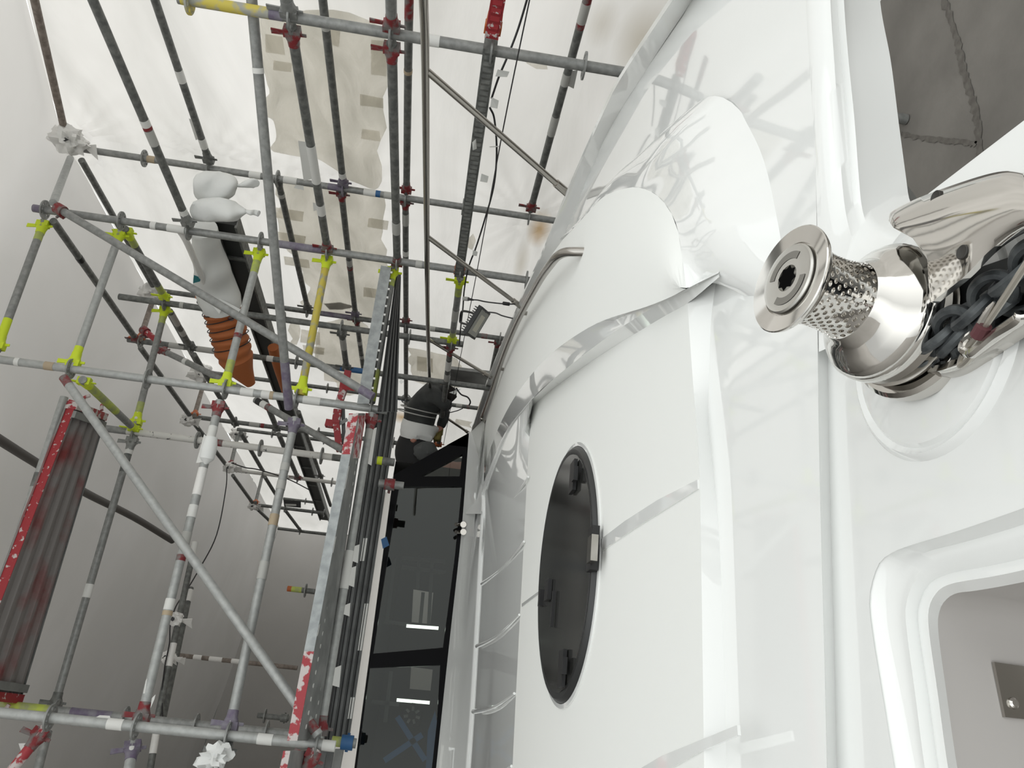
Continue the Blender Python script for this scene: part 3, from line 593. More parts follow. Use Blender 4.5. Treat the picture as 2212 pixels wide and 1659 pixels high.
# long stainless base tray with raised lip
tr = thing('chain_tray', 'polished stainless tray with raised lip lying under the windlass', 'tray', PZ(2000, 790, -.462))
tp_ = [(1811, 735), (1841, 769), (1889, 781), (1928, 787), (1975, 806), (2022, 814), (2070, 802), (2142, 753), (2212, 705), (2330, 620)]
m = MB(); T0 = [PZ(x, y, -.452) for x, y in tp_]; T1 = [p + np.array([0, 0, -.012]) for p in T0]
def inset(pl, d): 
    out = []
    for i, p in enumerate(pl):
        a = _n(pl[min(i + 1, len(pl) - 1)] - pl[max(i - 1, 0)]); nrm_ = np.array([a[1], -a[0], 0]); c = WO - p
        if nrm_ @ c < 0: nrm_ = -nrm_
        out.append(p + nrm_ * d)
    return out
loft(m, [T1, T0, [p + np.array([0, 0, .006]) for p in inset(T0, .004)], [p + np.array([0, 0, .006]) for p in inset(T0, .010)], [p + np.array([0, 0, -.006]) for p in inset(T0, .014)]], 60); m.build('tray_lip', CHROME, tr)
m = MB(); q = inset(T0, .014); q = [p + np.array([0, 0, -.006]) for p in q] + [PZ(2400, 480, -.458), PZ(2050, 600, -.458), PZ(1850, 640, -.458)]; m.add(q, [tuple(range(len(q)))]); m.build('tray_floor', mat('tray_gap_shade', (.04, .043, .046), .4, .7), tr)  # near-black floor: shade of the gap under the hood put into the colour
# hood plate of the chain stopper
hd = thing('chain_stopper_hood', 'large polished steel hood plate with two bolt holes beside the windlass drum', 'chain stopper', P(2060, 500, .62))
r0 = [(1918, 474), (1925, 457), (1976, 431), (2046, 404), (2142, 374), (2200, 372), (2290, 400)]
r1 = [(1921, 479), (1934, 466), (1985, 444), (2050, 418), (2142, 390), (2196, 388), (2285, 415)]
r2 = [(1930, 492), (1958, 492), (2005, 490), (2065, 470), (2142, 450), (2200, 440), (2290, 455)]
r3 = [(1972, 515), (1990, 522), (2030, 532), (2078, 520), (2142, 492), (2204, 470), (2290, 470)]
r4 = [(2003, 560), (2010, 566), (2040, 570), (2082, 556), (2142, 515), (2208, 483), (2290, 478)]
r5 = [(2008, 651), (2013, 653), (2024, 644), (2083, 597), (2143, 537), (2213, 494), (2290, 485)]
def zr(l, z): return [PZ(x, y, z) for x, y in l]
m = MB(); loft(m, [[p + np.array([.004, .002, -.045]) for p in zr(r0, -.412)], zr(r0, -.412), zr(r1, -.402), zr(r2, -.398), zr(r3, -.397), zr(r4, -.398), zr(r5, -.402), [p + np.array([0, 0, -.006]) for p in zr(r5, -.402)]], 60)
m.build('hood', CHROME, hd, ang=50)
HOLE = mat('dark_bolt_hole', (.02, .018, .015), .5)
for (x, y, z) in ((2023, 426, -.4040), (2080, 545, -.3976)):
    m = MB(); c = PZ(x, y, z); lathe(m, c, (.0, -.1, 1), [(-.004, .0062), (.0012, .0062), (.0016, .0055), (.0012, .0048), (.0010, .0001)], 24); m.build('bolt_hole', HOLE, hd)
# chain links lying in the tray
def link(c, u, w, L=.021, Wd=.0135, r=.0052):
    pts = [c + u * (L * math.cos(t)) * (1 if abs(math.cos(t)) < .5 else 1) + w * (Wd * math.sin(t)) for t in np.linspace(0, 2 * math.pi, 17)]
    mm = MB(); pipe(mm, pts, r, 8, 2); return mm
chp = smoothpts([PZ(x, y, z) for x, y, z in [(1925, 755, -.44), (1985, 750, -.438), (2045, 715, -.436), (2110, 665, -.434), (2170, 610, -.432), (2240, 560, -.43)]], 12)
chp = resample(chp, 9)
ch = thing('anchor_chain', 'dark galvanised chain running under the hood plate from the windlass', 'chain', chp[0])
for i in range(9):
    u = _n(chp[min(i + 1, 8)] - chp[max(i - 1, 0)]); w = _n(np.cross(u, (0, 0, 1))); v = np.cross(w, u); s_ = 1 if i % 2 else -1
    link(chp[i], u, _n(w * .75 + s_ * v * .65)).build('chain_link', CHAIN, ch)
chp2 = resample([PZ(x, y, z) for x, y, z in [(1960, 785, -.45), (2030, 770, -.448), (2095, 700, -.446), (2200, 640, -.444)]], 7)
for i in range(7):
    u = _n(chp2[min(i + 1, 6)] - chp2[max(i - 1, 0)]); w = _n(np.cross(u, (0, 0, 1))); v = np.cross(w, u); s_ = 1 if i % 2 else -1
    link(chp2[i], u, _n(w * .7 + s_ * v * .7)).build('chain_link', CHAIN, ch)
# wire lanyard with hook
ln = thing('wire_lanyard', 'thin wire lanyard with steel hook and maroon tape beside the windlass', 'lanyard', PZ(2100, 730, -.43))
def PZl(l): return [PZ(*a) for a in l]
m = MB(); pipe(m, PZl([(2250, 520, -.405), (2204, 590, -.41), (2165, 650, -.415), (2120, 715, -.42), (2095, 745, -.424), (2078, 772, -.43), (2074, 790, -.432), (2088, 782, -.43), (2104, 762, -.426), (2112, 748, -.424)]), .0027, 8, 5); m.build('wire', ROPE, ln)
m = MB(); pipe(m, PZl([(2126, 703, -.418), (2112, 725, -.42)]), .0062, 10, 3); m.build('tape_wrap', MAR, ln)
m = MB(); pipe(m, PZl([(2148, 652, -.412), (2132, 675, -.414), (2108, 715, -.418), (2085, 735, -.422), (2080, 755, -.424), (2098, 763, -.424), (2122, 745, -.424), (2150, 722, -.424), (2200, 690, -.422), (2205, 675, -.42)]), [.001, .003, .0035, .0035, .004, .0045, .0045, .0045, .0055, .004], 8, 5); m.build('hook', CHROME, ln)

# ---------------------------------------------------------------- scaffold
TR = .02415                                    # 48.3 mm tube
def end3(e, other=None):
    x, y = e[0], e[1]; k = e[2]
    if k == 'X': return PX(x, y, e[3])
    if k == 'Y': return PY(x, y, e[3])
    if k == 'V': return PV(x, y, other)
    return P(x, y, k)
def dep(p): return float((R.T @ (np.array(p) - C0))[2])
MC = {'g': GALV, 'd': GALD, 'l': GALL, 'b': BRN, 'y': YEL, 'w': WTUBE, 'r': RED, 'rw': REDW}
PC = {'lime': LIME, 'limf': LIMF, 'red': DRED, 'pur': PUR, 'white': TAPE, 'grey': TAPG, 'brown': TAPB, 'yel': YEL, 'org': ORG, 'blue': BLUE, 'blk': BLK, 'galv': GALV, 'dark': GALD, 'redp': RED, 'wrap': PLAS}
def rosette(mb, c, axis, R1=.0615, th=.0045, n=32):
    a, b, cc = frame(c, np.array(c) + axis); rr = [.0235, .033, .051, R1]; vs = []
    for s in (-th, th):
        for r in rr:
            for i in range(n): t = 2 * math.pi * i / n; vs.append(c + a * s + r * (math.cos(t) * b + math.sin(t) * cc))
    fs = []; ok = lambda j, i: not (j == 1 and i % 4 in (1, 2))
    for j in range(3):
        for i in range(n):
            if not ok(j, i): continue
            q = (j * n + i, j * n + (i + 1) % n, (j + 1) * n + (i + 1) % n, (j + 1) * n + i); fs += [q, tuple(4 * n + k for k in q[::-1])]
            if j == 1:
                if not ok(1, (i + 1) % n): e = (n + (i + 1) % n, 2 * n + (i + 1) % n); fs.append((e[0], e[1], e[1] + 4 * n, e[0] + 4 * n))
                if not ok(1, (i - 1) % n): e = (n + i, 2 * n + i); fs.append((e[1], e[0], e[0] + 4 * n, e[1] + 4 * n))
    for i in range(n):
        i2 = (i + 1) % n
        fs.append((3 * n + i, 3 * n + i2, 7 * n + i2, 7 * n + i))
        if not ok(1, i): fs += [(n + i, n + i2, 5 * n + i2, 5 * n + i), (2 * n + i2, 2 * n + i, 6 * n + i, 6 * n + i2)]
    mb.add(vs, fs)
def head(mb, end, d, r, wedge_dir):
    # cast ledger head: flared block with two jaws round the rosette, and the driven wedge through it
    b = _n(wedge_dir - d * (np.array(wedge_dir) @ d)); c = np.cross(d, b); e = np.array(end)
    pr = [(.105, r * 1.06, r * 1.06), (.075, r * 1.12, r * 1.12), (.055, .036, .024), (.030, .037, .024), (.030, .037, .024)]
    vs = []; n = 16
    for s, hb, hc in pr:
        for i in range(n):
            t = 2 * math.pi * i / n; u, v = math.cos(t), math.sin(t); q = .75
            vs.append(e + d * s + b * hb * math.copysign(abs(u) ** q, u) + c * hc * math.copysign(abs(v) ** q, v))
    mb.add(vs, [(j * n + i, j * n + (i + 1) % n, (j + 1) * n + (i + 1) % n, (j + 1) * n + i) for j in range(4) for i in range(n)] + [tuple(range(n - 1, -1, -1)), tuple(range(4 * n, 5 * n))])
    for s in (1, -1): box(mb, e + d * .030 + b * .024 * s, (d, b, c), (.020, .013, .022))
def wedge(mb, end, d, wedge_dir):
    b = _n(wedge_dir - d * (np.array(wedge_dir) @ d)); c = np.cross(d, b); e = np.array(end)
    slab(mb, [e + d * x + b * y + c * .003 for x, y in ((.036, -.062), (.050, -.062), (.058, .095), (.030, .095))], c * -.006)
def tube(name, label, cat, a, b, m='g', parts=(), r=TR, group=None, floor=False):
    A = end3(a) if a[2] != 'V' else None; Bq = end3(b, A)
    if A is None: A = end3(a, Bq)
    mb = MB(); lo_ = A if A[2] < Bq[2] else Bq; hi_ = Bq if A[2] < Bq[2] else A; cyl(mb, np.array([lo_[0], lo_[1], .005]) if floor else A, hi_ if floor else Bq, r, 18); ob = mb.build(name, MC.get(m, m) if not isinstance(m, str) else MC[m], loc=A)
    tag(ob, label, cat, group)
    d = _n(Bq - A); L = np.linalg.norm(Bq - A); za, zb = dep(A), dep(Bq)
    pa, pb = np.array(a[:2], float), np.array(b[:2], float); ma = 0 if abs(pb[0] - pa[0]) > abs(pb[1] - pa[1]) else 1
    def at(v):
        s = (v - pa[ma]) / (pb[ma] - pa[ma]); return A + (Bq - A) * (s * za / (zb + s * (za - zb)))
    vert = abs(d[2]) > .9
    for p in parts:
        k = p[0]
        if k == 'ro': q = MB(); rosette(q, at(p[1]), d); q.build('rosette', PC.get(p[2]) if len(p) > 2 else GALV, ob)
        elif k in ('h0', 'h1'):
            q = MB(); e, dd = (A, d) if k == 'h0' else (Bq, -d); wd_ = (0, 0, 1) if not vert else (1, 0, 0)
            e = e + dd * (p[2] if len(p) > 2 else 0.0); head(q, e, dd, r, np.array(wd_, float)); hh = q.build('ledger_head', PC[p[1]], ob); hh['_l'] = list(ob['_l'])
            q = MB(); wedge(q, e, dd, np.array(wd_, float)); q.build('wedge', PC[p[1]], hh)
        elif k == 'tp' or k == 'pt':
            q = MB(); e0, e1 = at(p[1]), at(p[2]); w = .0018 if k == 'tp' else .0008; cyl(q, e0, e1, r + w, 18)
            q.build('tape_wrap' if k == 'tp' else 'paint_band', PC[p[3]], ob)
        elif k == 'fl':                        # loose tape end hanging off
            q = MB(); e0, e1 = at(p[1]), at(p[2]); side = np.array([0, 0, -1.]) if not vert else np.array([0, 1., 0]); w = p[4] if len(p) > 4 else .05
            back = ray(*pa); back = -_n(back); sd = _n(np.cross(d, back)) * (1 if len(p) < 6 else p[5])
            slab(q, [e0 + back * r * .4 + sd * r * .9, e1 + back * r * .4 + sd * r * .9, e1 + sd * (r + w) + d * .01, e0 + sd * (r + w * .8) - d * .012], back * .0015); q.build('loose_tape', PC[p[3]], ob, smooth=False)
        elif k == 'cl':                        # swivel coupler: two clamped half shells and a bolt
            q = MB(); c = at(p[1]); cyl(q, c - d * .03, c + d * .03, r + .012, 12); _, bb, cc = frame(c, c + d); box(q, c + bb * (r + .018), (d, bb, cc), (.022, .014, .02)); q.build('coupler', PC[p[2]], ob)
            q = MB(); cyl(q, c + bb * (r + .01) - cc * .045, c + bb * (r + .01) + cc * .045, .008, 8); q.build('coupler_bolt', PC[p[2]], ob)
    return ob
ST, LE, BR = 'scaffold_standard', 'scaffold_ledger', 'scaffold_brace'
XO, XI = 3.5, 2.75
# --- standards
tube(ST, 'nearest bare standard, yellow-painted upper end, crossing the top of the photo', 'scaffold pole', (1345, 156, 'X', XI), (385, 1, 'V'), 'g',
     [('pt', 392, 582, 'yel'), ('pt', 583, 612, 'pur'), ('ro', 410, 'yel'), ('ro', 628), ('ro', 845), ('ro', 1062), ('ro', 1262), ('tp', 920, 950, 'white')], floor=True)
tube(ST, 'outer standard hanging from the plastic-wrapped roof corner, with white tape bands', 'scaffold pole', (165, 320, 'X', XO), (1206, 477, 'V'), 'g',
     [('ro', 312), ('ro', 452), ('ro', 600), ('ro', 742, 'pur'), ('ro', 877), ('ro', 1000), ('ro', 1143), ('tp', 319, 336, 'brown'), ('tp', 539, 564, 'white'), ('tp', 613, 642, 'white'), ('pt', 709, 742, 'pur'), ('tp', 786, 812, 'white'), ('pt', 812, 822, 'blue'), ('tp', 830, 846, 'grey'), ('fl', 640, 655, 'white', .03)], floor=True)
tube(ST, 'second standard in front of the hanging white bags, its four lime ledgers below', 'scaffold pole', (1152, 607, 'X', XI), (72, 455, 'V'), 'g',
     [('ro', 97), ('ro', 262), ('ro', 408), ('ro', 563), ('ro', 708), ('ro', 858), ('ro', 995), ('ro', 1137), ('pt', 72, 95, 'pur'), ('pt', 600, 700, 'pur'), ('tp', 326, 338, 'white'), ('tp', 362, 400, 'white'), ('tp', 898, 912, 'grey')], floor=True)
Y1, Y2 = 4.43, 5.39
tube(ST, 'standard at the far left edge above the red plank, reaching the walkway', 'scaffold pole', (836, 887, 'Y', Y1), (-25, 783, 'V'), 'l',
     [('ro', 152), ('ro', 318), ('ro', 487), ('ro', 641), ('ro', 802), ('tp', 565, 583, 'white'), ('tp', 583, 591, 'brown'), ('tp', 655, 692, 'white'), ('tp', 32, 42, 'white'), ('tp', 96, 116, 'brown'), ('tp', 520, 548, 'white')])
tube(ST, 'standard with a free left end passing behind the orange duct', 'scaffold pole', (1001, 744, 'X', XI), (258, 633, 'V'), 'd', [('ro', 358), ('ro', 613), ('ro', 738), ('ro', 885), ('ro', 976), ('tp', 455, 478, 'white'), ('tp', 390, 398, 'grey')])
tube(ST, 'outer standard just above the free-ended one, behind the walkway planks', 'scaffold pole', (1095, 733, 'X', XO), (340, 628, 'V'), 'd', [('ro', 664), ('ro', 768), ('pt', 695, 760, 'pur'), ('ro', 877), ('ro', 1080), ('tp', 925, 940, 'grey'), ('tp', 1040, 1052, 'red')], floor=True)
tube(ST, 'standard with camouflage tape running below the orange duct end', 'scaffold pole', (1066, 840, 'X', XI), (275, 741, 'V'), 'd', [('ro', 303), ('ro', 413), ('ro', 527), ('ro', 640), ('ro', 747), ('ro', 970), ('tp', 365, 398, 'grey'), ('tp', 425, 500, 'grey'), ('pt', 735, 785, 'blue'), ('tp', 576, 590, 'white')])
tube(ST, 'thin far standard from the taped wrap under the diagonal brace', 'scaffold pole', (1055, 885, 'X', XO), (445, 807, 'V'), 'd', [('ro', 534), ('ro', 707), ('ro', 800), ('ro', 877), ('tp', 985, 998, 'grey'), ('tp', 1008, 1014, 'red'), ('ro', 1040)])
tube(ST, 'far standard with a black and red label right of the walkway bracket', 'scaffold pole', (880, 960, 'X', XI), (408, 908, 'V'), 'd', [('ro', 507), ('ro', 595), ('ro', 687), ('tp', 538, 560, 'grey'), ('tp', 563, 570, 'red'), ('ro', 850)])
tube(ST, 'far standard closely doubling the labelled one', 'scaffold pole', (745, 957, 'X', XO), (512, 930, 'V'), 'd', [('ro', 588), ('ro', 700), ('tp', 700, 725, 'grey')])
tube(ST, 'far standard in cream plastic sleeve under the dark roof beam', 'scaffold pole', (735, 1044, 'X', XI), (503, 1019, 'V'), 'w', [('ro', 568), ('ro', 643), ('ro', 717)])
tube(ST, 'farthest short standard above the dark box light', 'scaffold pole', (705, 1109, 'X', XI), (552, 1094, 'V'), 'd', [('ro', 615), ('ro', 675), ('ro', 700)])
tube(ST, 'farthest bare standard at the end of the roof bay', 'scaffold pole', (712, 1155, 'X', XI), (600, 1142, 'V'), 'd', [('ro', 648)])
tube(ST, 'dim short standard tip right of the farthest roof beam joint', 'scaffold pole', (702, 1088, 'X', XO), (612, 1076, 'V'), 'd', [('ro', 660)])
tube(ST, 'white paint-spattered standard with three dark discs', 'scaffold pole', (736, 990, 'Y', Y2), (213, 922, 'V'), 'w', [('ro', 292, 'galv'), ('ro', 427, 'galv'), ('ro', 563, 'galv'), ('ro', 695, 'galv'), ('pt', 213, 275, 'galv'), ('pt', 468, 482, 'red'), ('pt', 718, 736, 'dark')])
tube(ST, 'rear of two parallel standards at the bottom left, olive end', 'scaffold pole', (692, 1592, 4.62), (-30, 1532, 'V'), 'g', [('pt', -30, 108, 'limf'), ('ro', 118), ('ro', 268), ('ro', 422), ('ro', 575), ('pt', 150, 240, 'pur')])
tube(ST, 'front of two parallel standards at the bottom left, white cap on its end', 'scaffold pole', (722, 1612, 3.74), (-30, 1558, 'V'), 'l', [('ro', 102), ('ro', 290), ('ro', 490), ('ro', 685), ('tp', 555, 588, 'white'), ('tp', 696, 724, 'white'), ('tp', 228, 262, 'white'), ('fl', 200, 232, 'white', .01)])
tube(ST, 'short olive and blue clamped stub pipe by the white capped end', 'scaffold pole', (769, 1606, 3.95), (716, 1602, 'V'), 'g', [('pt', 717, 738, 'limf'), ('cl', 750, 'blue')])
tube(ST, 'far dim standard wrapped in torn plastic low in the roof', 'scaffold pole', (642, 1443, 8.5), (385, 1416, 'V'), 'b', [('tp', 418, 436, 'wrap'), ('tp', 452, 480, 'wrap'), ('tp', 500, 520, 'wrap')])
tube(ST, 'black stub with a collar beside the lower walkway edge', 'scaffold pole', (624, 1552, 7), (556, 1547, 'V'), 'd', [('ro', 572), ('cl', 614, 'dark')])
tube(ST, 'stub pipe with orange and green end above the walkway', 'scaffold pole', (680, 1278, 7), (621, 1271, 'V'), 'd', [('pt', 621, 630, 'org'), ('pt', 630, 652, 'limf'), ('ro', 660)])
tube(ST, 'upper of two stub pipe ends at the walkway edge above the windscreen', 'scaffold pole', (852, 999, 4.6), (812, 994, 'V'), 'd', [('pt', 815, 826, 'lime')])
tube(ST, 'stub pipe end with clamp touching the windscreen corner', 'scaffold pole', (872, 1050, 4.6), (818, 1043, 'V'), 'g', [('cl', 842, 'red')])
tube(ST, 'blue-capped thin tube crossing behind the walkway planks', 'scaffold pole', (893, 864, 'X', XO), (836, 857, 'V'), 'g', [('pt', 845, 893, 'blue'), ('ro', 877)])
# --- ledgers running aft
tube(LE, 'weathered eave tube from the top edge to the plastic-wrapped roof corner', 'scaffold pole', (70, -20, 4.4), (140, 285, 5.4), 'b')
tube(LE, 'long leaning tube with a red label between roof corner and bags', 'scaffold pole', (192, -20, 3.65), (409, 488, 'X', XI), 'd', [('h1', 'galv'), ('tp', 258, 272, 'white'), ('tp', 272, 279, 'red'), ('tp', 280, 312, 'grey'), ('tp', 452, 466, 'white')])
tube(LE, 'dark leaning tube with two white bands left of the bare middle tube', 'scaffold pole', (328, -20, 4.3), (453, 352, 'X', XO), 'd', [('h1', 'dark'), ('tp', 150, 176, 'white'), ('tp', 298, 318, 'white'), ('fl', 256, 298, 'white', .015)])
tube(LE, 'long thick tube in front of everything, falling from the top edge to the yellow ledger', 'scaffold pole', (542, -20, 3.35), (624, 882, 4.38), 'g', [('pt', 780, 882, 'pur'), ('tp', 146, 158, 'white')])
tube(LE, 'short ledger above the nearest standard, first from its yellow end', 'scaffold pole', (612, -30, 3.2), (627, 38, 'X', XI), 'g', [('h1', 'galv')])
tube(LE, 'ledger with red head and hanging white tape below the nearest standard', 'scaffold pole', (629, 56, 'X', XI), (708, 543, 'X', XI), 'd', [('h0', 'red'), ('h1', 'red'), ('pt', 74, 92, 'red'), ('fl', 305, 385, 'white', .045), ('tp', 312, 392, 'white'), ('tp', 440, 461, 'white'), ('fl', 438, 452, 'white', .02)])
tube(LE, 'short grey ledger with red head above the nearest standard', 'scaffold pole', (844, -30, 3.1), (846, 66, 'X', XI), 'g', [('h1', 'red')])
tube(LE, 'ledger with red heads just left of the guard rail', 'scaffold pole', (846, 92, 'X', XI), (858, 572, 'X', XI), 'd', [('h0', 'red'), ('h1', 'red'), ('tp', 478, 502, 'grey')])
tube(LE, 'far dark ledger with purple coupler, second right of the long thick tube', 'scaffold pole', (695, -20, 'X', XO), (742, 402, 'X', XO), 'd', [('h1', 'pur'), ('tp', 372, 384, 'white'), ('tp', 52, 62, 'grey')])
tube(LE, 'far reddish dark ledger hugging the left of the guard rail', 'scaffold pole', (884, -20, 'X', XO), (878, 416, 'X', XO), 'd', [('h1', 'red'), ('pt', -20, 40, 'red'), ('tp', 150, 157, 'brown')])
tube(LE, 'dark ledger with a red top and loose tape nearest the hull, at the top right', 'scaffold pole', (1274, -20, 'X', XO), (1146, 455, 'X', XO), 'd', [('h1', 'red'), ('pt', -20, 60, 'red'), ('tp', 5, 48, 'grey'), ('tp', 158, 182, 'grey'), ('fl', 150, 183, 'grey', .035, -1), ('tp', 250, 290, 'grey')])
tube(LE, 'dark ledger falling from the standard between the bags and the tube with hanging tape', 'scaffold pole', (599, 382, 'X', XO), (665, 668, 'X', XO), 'd', [('h0', 'dark'), ('h1', 'dark'), ('tp', 417, 424, 'grey')])
tube(LE, 'dark ledger with red labels continuing below the purple coupler', 'scaffold pole', (737, 412, 'X', XO), (768, 682, 'X', XO), 'd', [('h0', 'red'), ('h1', 'pur'), ('tp', 560, 572, 'grey'), ('tp', 574, 580, 'red')])
tube(LE, 'dark ledger with white tape behind the guard rail, middle of three in line', 'scaffold pole', (876, 430, 'X', XO), (877, 696, 'X', XO), 'd', [('h0', 'red'), ('h1', 'red'), ('tp', 460, 484, 'grey'), ('tp', 540, 550, 'white')])
tube(LE, 'dark ledger behind the guard rail above the worker, lowest of three in line', 'scaffold pole', (877, 702, 'X', XO), (877, 960, 'X', XO), 'd', [('ro', 862), ('tp', 890, 898, 'grey')])
tube(LE, 'camouflage-taped ledger just right of the yellow ledger', 'scaffold pole', (738, 716, 'X', XI), (749, 797, 'X', XI), 'd', [('h0', 'dark'), ('h1', 'dark'), ('tp', 730, 752, 'grey')])
tube(LE, 'dark ledger with tape dots beside the silver walkway beam', 'scaffold pole', (770, 688, 'X', XO), (786, 805, 'X', XO), 'd', [('h0', 'red'), ('tp', 735, 742, 'grey'), ('tp', 766, 772, 'grey')])
tube(LE, 'dark ledger with red head behind the end of the grab rail', 'scaffold pole', (1076, 737, 'X', XO), (1052, 850, 'X', XO), 'd', [('h0', 'red')])
tube(LE, 'first dark eave tube below the plastic-wrapped roof corner', 'scaffold pole', (176, 346, 'X', XO), (333, 622, 'X', XO), 'd')
tube(LE, 'second dark eave tube, half hidden behind the camouflage-taped pole', 'scaffold pole', (340, 632, 'X', XO), (433, 798, 'X', XO), 'd')
tube(LE, 'roof-edge tube from the clamp cluster down to the red coupler', 'scaffold pole', (115, 477, 'X', XI), (298, 738, 'X', XI), 'd', [('tp', 555, 563, 'blk'), ('h1', 'red')])
tube(LE, 'roof-edge tube from the red coupler to the second plastic wrap', 'scaffold pole', (304, 752, 'X', XI), (413, 902, 'X', XI), 'd', [('tp', 812, 820, 'white')])
tube(LE, 'roof-edge tube between the second and third plastic wraps', 'scaffold pole', (420, 915, 'X', XI), (496, 1014, 'X', XI), 'd')
tube(LE, 'roof-edge tube with white strap below the third plastic wrap', 'scaffold pole', (503, 1027, 'X', XI), (549, 1091, 'X', XI), 'd')
tube(LE, 'last roof-edge tube behind the brown-taped ledger', 'scaffold pole', (556, 1100, 'X', XI), (596, 1138, 'X', XI), 'd')
tube(LE, 'black and white camouflage-taped ledger left of the orange duct', 'scaffold pole', (367, 672, 'X', XI), (413, 752, 'X', XI), 'd', [('tp', 676, 700, 'grey'), ('tp', 712, 722, 'grey'), ('h1', 'dark')])
tube(LE, 'dark ledger continuing from the camouflage-taped one', 'scaffold pole', (419, 766, 'X', XI), (458, 832, 'X', XI), 'd')
tube(LE, 'dark far ledger passing beside the red-headed taped pole', 'scaffold pole', (465, 842, 'X', XI), (510, 917, 'X', XI), 'd', [('h1', 'dark')])
tube(LE, 'dark far ledger between the doubled standards and the cream one', 'scaffold pole', (520, 935, 'X', XI), (566, 1014, 'X', XI), 'd')
tube(LE, 'dark far ledger behind the pole with brown tape', 'scaffold pole', (572, 1030, 'X', XI), (606, 1085, 'X', XI), 'd')
tube(LE, 'smallest dark ledger at the far end of the roof', 'scaffold pole', (616, 1102, 'X', XI), (650, 1147, 'X', XI), 'd')
tube(LE, 'dark tube left of the roof beam above the labelled far standard', 'scaffold pole', (566, 848, 'X', 2.4), (599, 928, 'X', 2.4), 'd', [('h1', 'dark')])
tube(LE, 'dark tube left of the roof beam below the labelled far standard', 'scaffold pole', (602, 938, 'X', 2.4), (644, 1034, 'X', 2.4), 'd', [('h1', 'red')])
tube(LE, 'dark tube right of the roof beam, near the red bracket', 'scaffold pole', (645, 890, 'X', 2.9), (693, 1030, 'X', 2.9), 'd', [('h1', 'dark')])
tube(LE, 'lower dark tube right of the roof beam, at the walkway edge', 'scaffold pole', (694, 1034, 'X', 2.9), (714, 1092, 'X', 2.9), 'd')
tube(LE, 'dark tube with red end right of the duct, above the far labelled pole', 'scaffold pole', (497, 685, 6.0), (532, 772, 6.5), 'g', [('pt', 682, 692, 'red'), ('h1', 'red')])
tube(LE, 'ledger lime at both ends, left of the second standard, leading to the free-ended one', 'scaffold pole', (270, 494, 'X', XI), (358, 646, 'X', XI), 'd', [('h0', 'lime'), ('h1', 'lime'), ('pt', 500, 530, 'limf'), ('pt', 615, 640, 'limf')])
tube(LE, 'dark ledger with lime ends under the serrated beam, left of the floodlight', 'scaffold pole', (994, 600, 'X', XI), (976, 738, 'X', XI), 'g', [('h0', 'lime'), ('h1', 'lime'), ('pt', 606, 636, 'limf'), ('pt', 715, 732, 'limf'), ('tp', 668, 690, 'grey')])
tube(LE, 'dark taped ledger from the floodlight down past the worker', 'scaffold pole', (974, 746, 'X', XI), (947, 962, 'X', XI), 'd', [('h0', 'red'), ('h1', 'org'), ('pt', 748, 765, 'red'), ('tp', 778, 797, 'white'), ('tp', 806, 820, 'grey')])
tube(LE, 'thick lime-ended ledger behind the end of the red plank', 'scaffold pole', (178, 820, 'Y', Y1), (293, 929, 'Y', Y2), 'g', [('h0', 'lime'), ('h1', 'lime'), ('pt', 186, 250, 'limf')])
# --- transoms
tube(LE, 'leftmost lime-ended transom, running off the left edge', 'scaffold pole', (96, 477, 'X', XI), (-8, 758, 'Y', Y1), 'g', [('h0', 'lime'), ('h1', 'lime'), ('pt', 490, 520, 'limf'), ('pt', 690, 740, 'lime')])
tube(LE, 'second lime-ended transom from the left', 'scaffold pole', (262, 497, 'X', XI), (155, 796, 'Y', Y1), 'l', [('h0', 'lime'), ('h1', 'lime'), ('pt', 508, 528, 'limf'), ('pt', 750, 780, 'lime')])
tube(LE, 'lime-ended transom with a red paint dot in front of the orange duct', 'scaffold pole', (562, 537, 'X', XI), (484, 840, 'Y', Y1), 'l', [('h0', 'lime'), ('h1', 'lime'), ('pt', 550, 590, 'limf'), ('pt', 780, 826, 'limf'), ('pt', 722, 731, 'red')])
tube(LE, 'worn yellow transom with lime ends', 'scaffold pole', (708, 553, 'X', XI), (649, 854, 'Y', Y1), 'y', [('h0', 'lime'), ('h1', 'lime'), ('pt', 565, 580, 'limf'), ('pt', 815, 842, 'lime')])
tube(LE, 'transom under the upper walkway with lime paint at its ends', 'scaffold pole', (850, 577, 'X', XI), (802, 870, 'Y', Y1), 'g', [('h0', 'lime'), ('pt', 590, 620, 'limf'), ('pt', 800, 868, 'limf')])
tube(LE, 'short pale rafter from the wrapped roof corner to the clamp cluster', 'scaffold pole', (152, 342, 'X', XO), (115, 438, 'X', XI), 'l')
tube(LE, 'pinkish rafter from the wrap behind the free-ended standard to the red coupler', 'scaffold pole', (329, 652, 'X', XO), (303, 732, 'X', XI), 'b', [('h1', 'org')])
tube(LE, 'brown rafter below the taped wrap beside the second diagonal brace', 'scaffold pole', (443, 818, 'X', XO), (420, 898, 'X', XI), 'b', [('h1', 'org')])
tube(LE, 'grey far rafter behind the pole with white wrapped tape', 'scaffold pole', (515, 936, 'X', XO), (499, 1003, 'X', XI), 'd', [('h1', 'red')])
tube(LE, 'far rafter with orange lower head', 'scaffold pole', (566, 1030, 'X', XO), (552, 1086, 'X', XI), 'd', [('h1', 'org')])
tube(LE, 'lime-ended transom down to the white spattered standard', 'scaffold pole', (358, 662, 'X', XI), (292, 921, 'Y', Y2), 'g', [('h0', 'lime'), ('h1', 'lime'), ('pt', 674, 700, 'limf'), ('pt', 870, 905, 'limf'), ('tp', 893, 908, 'white')])
tube(LE, 'pale transom along the far side of the red plank', 'scaffold pole', (139, 858, 'Y', Y1 + .35), (-22, 1345, 'Y', Y1 + .35), 'l', [('tp', 1022, 1052, 'dark')])
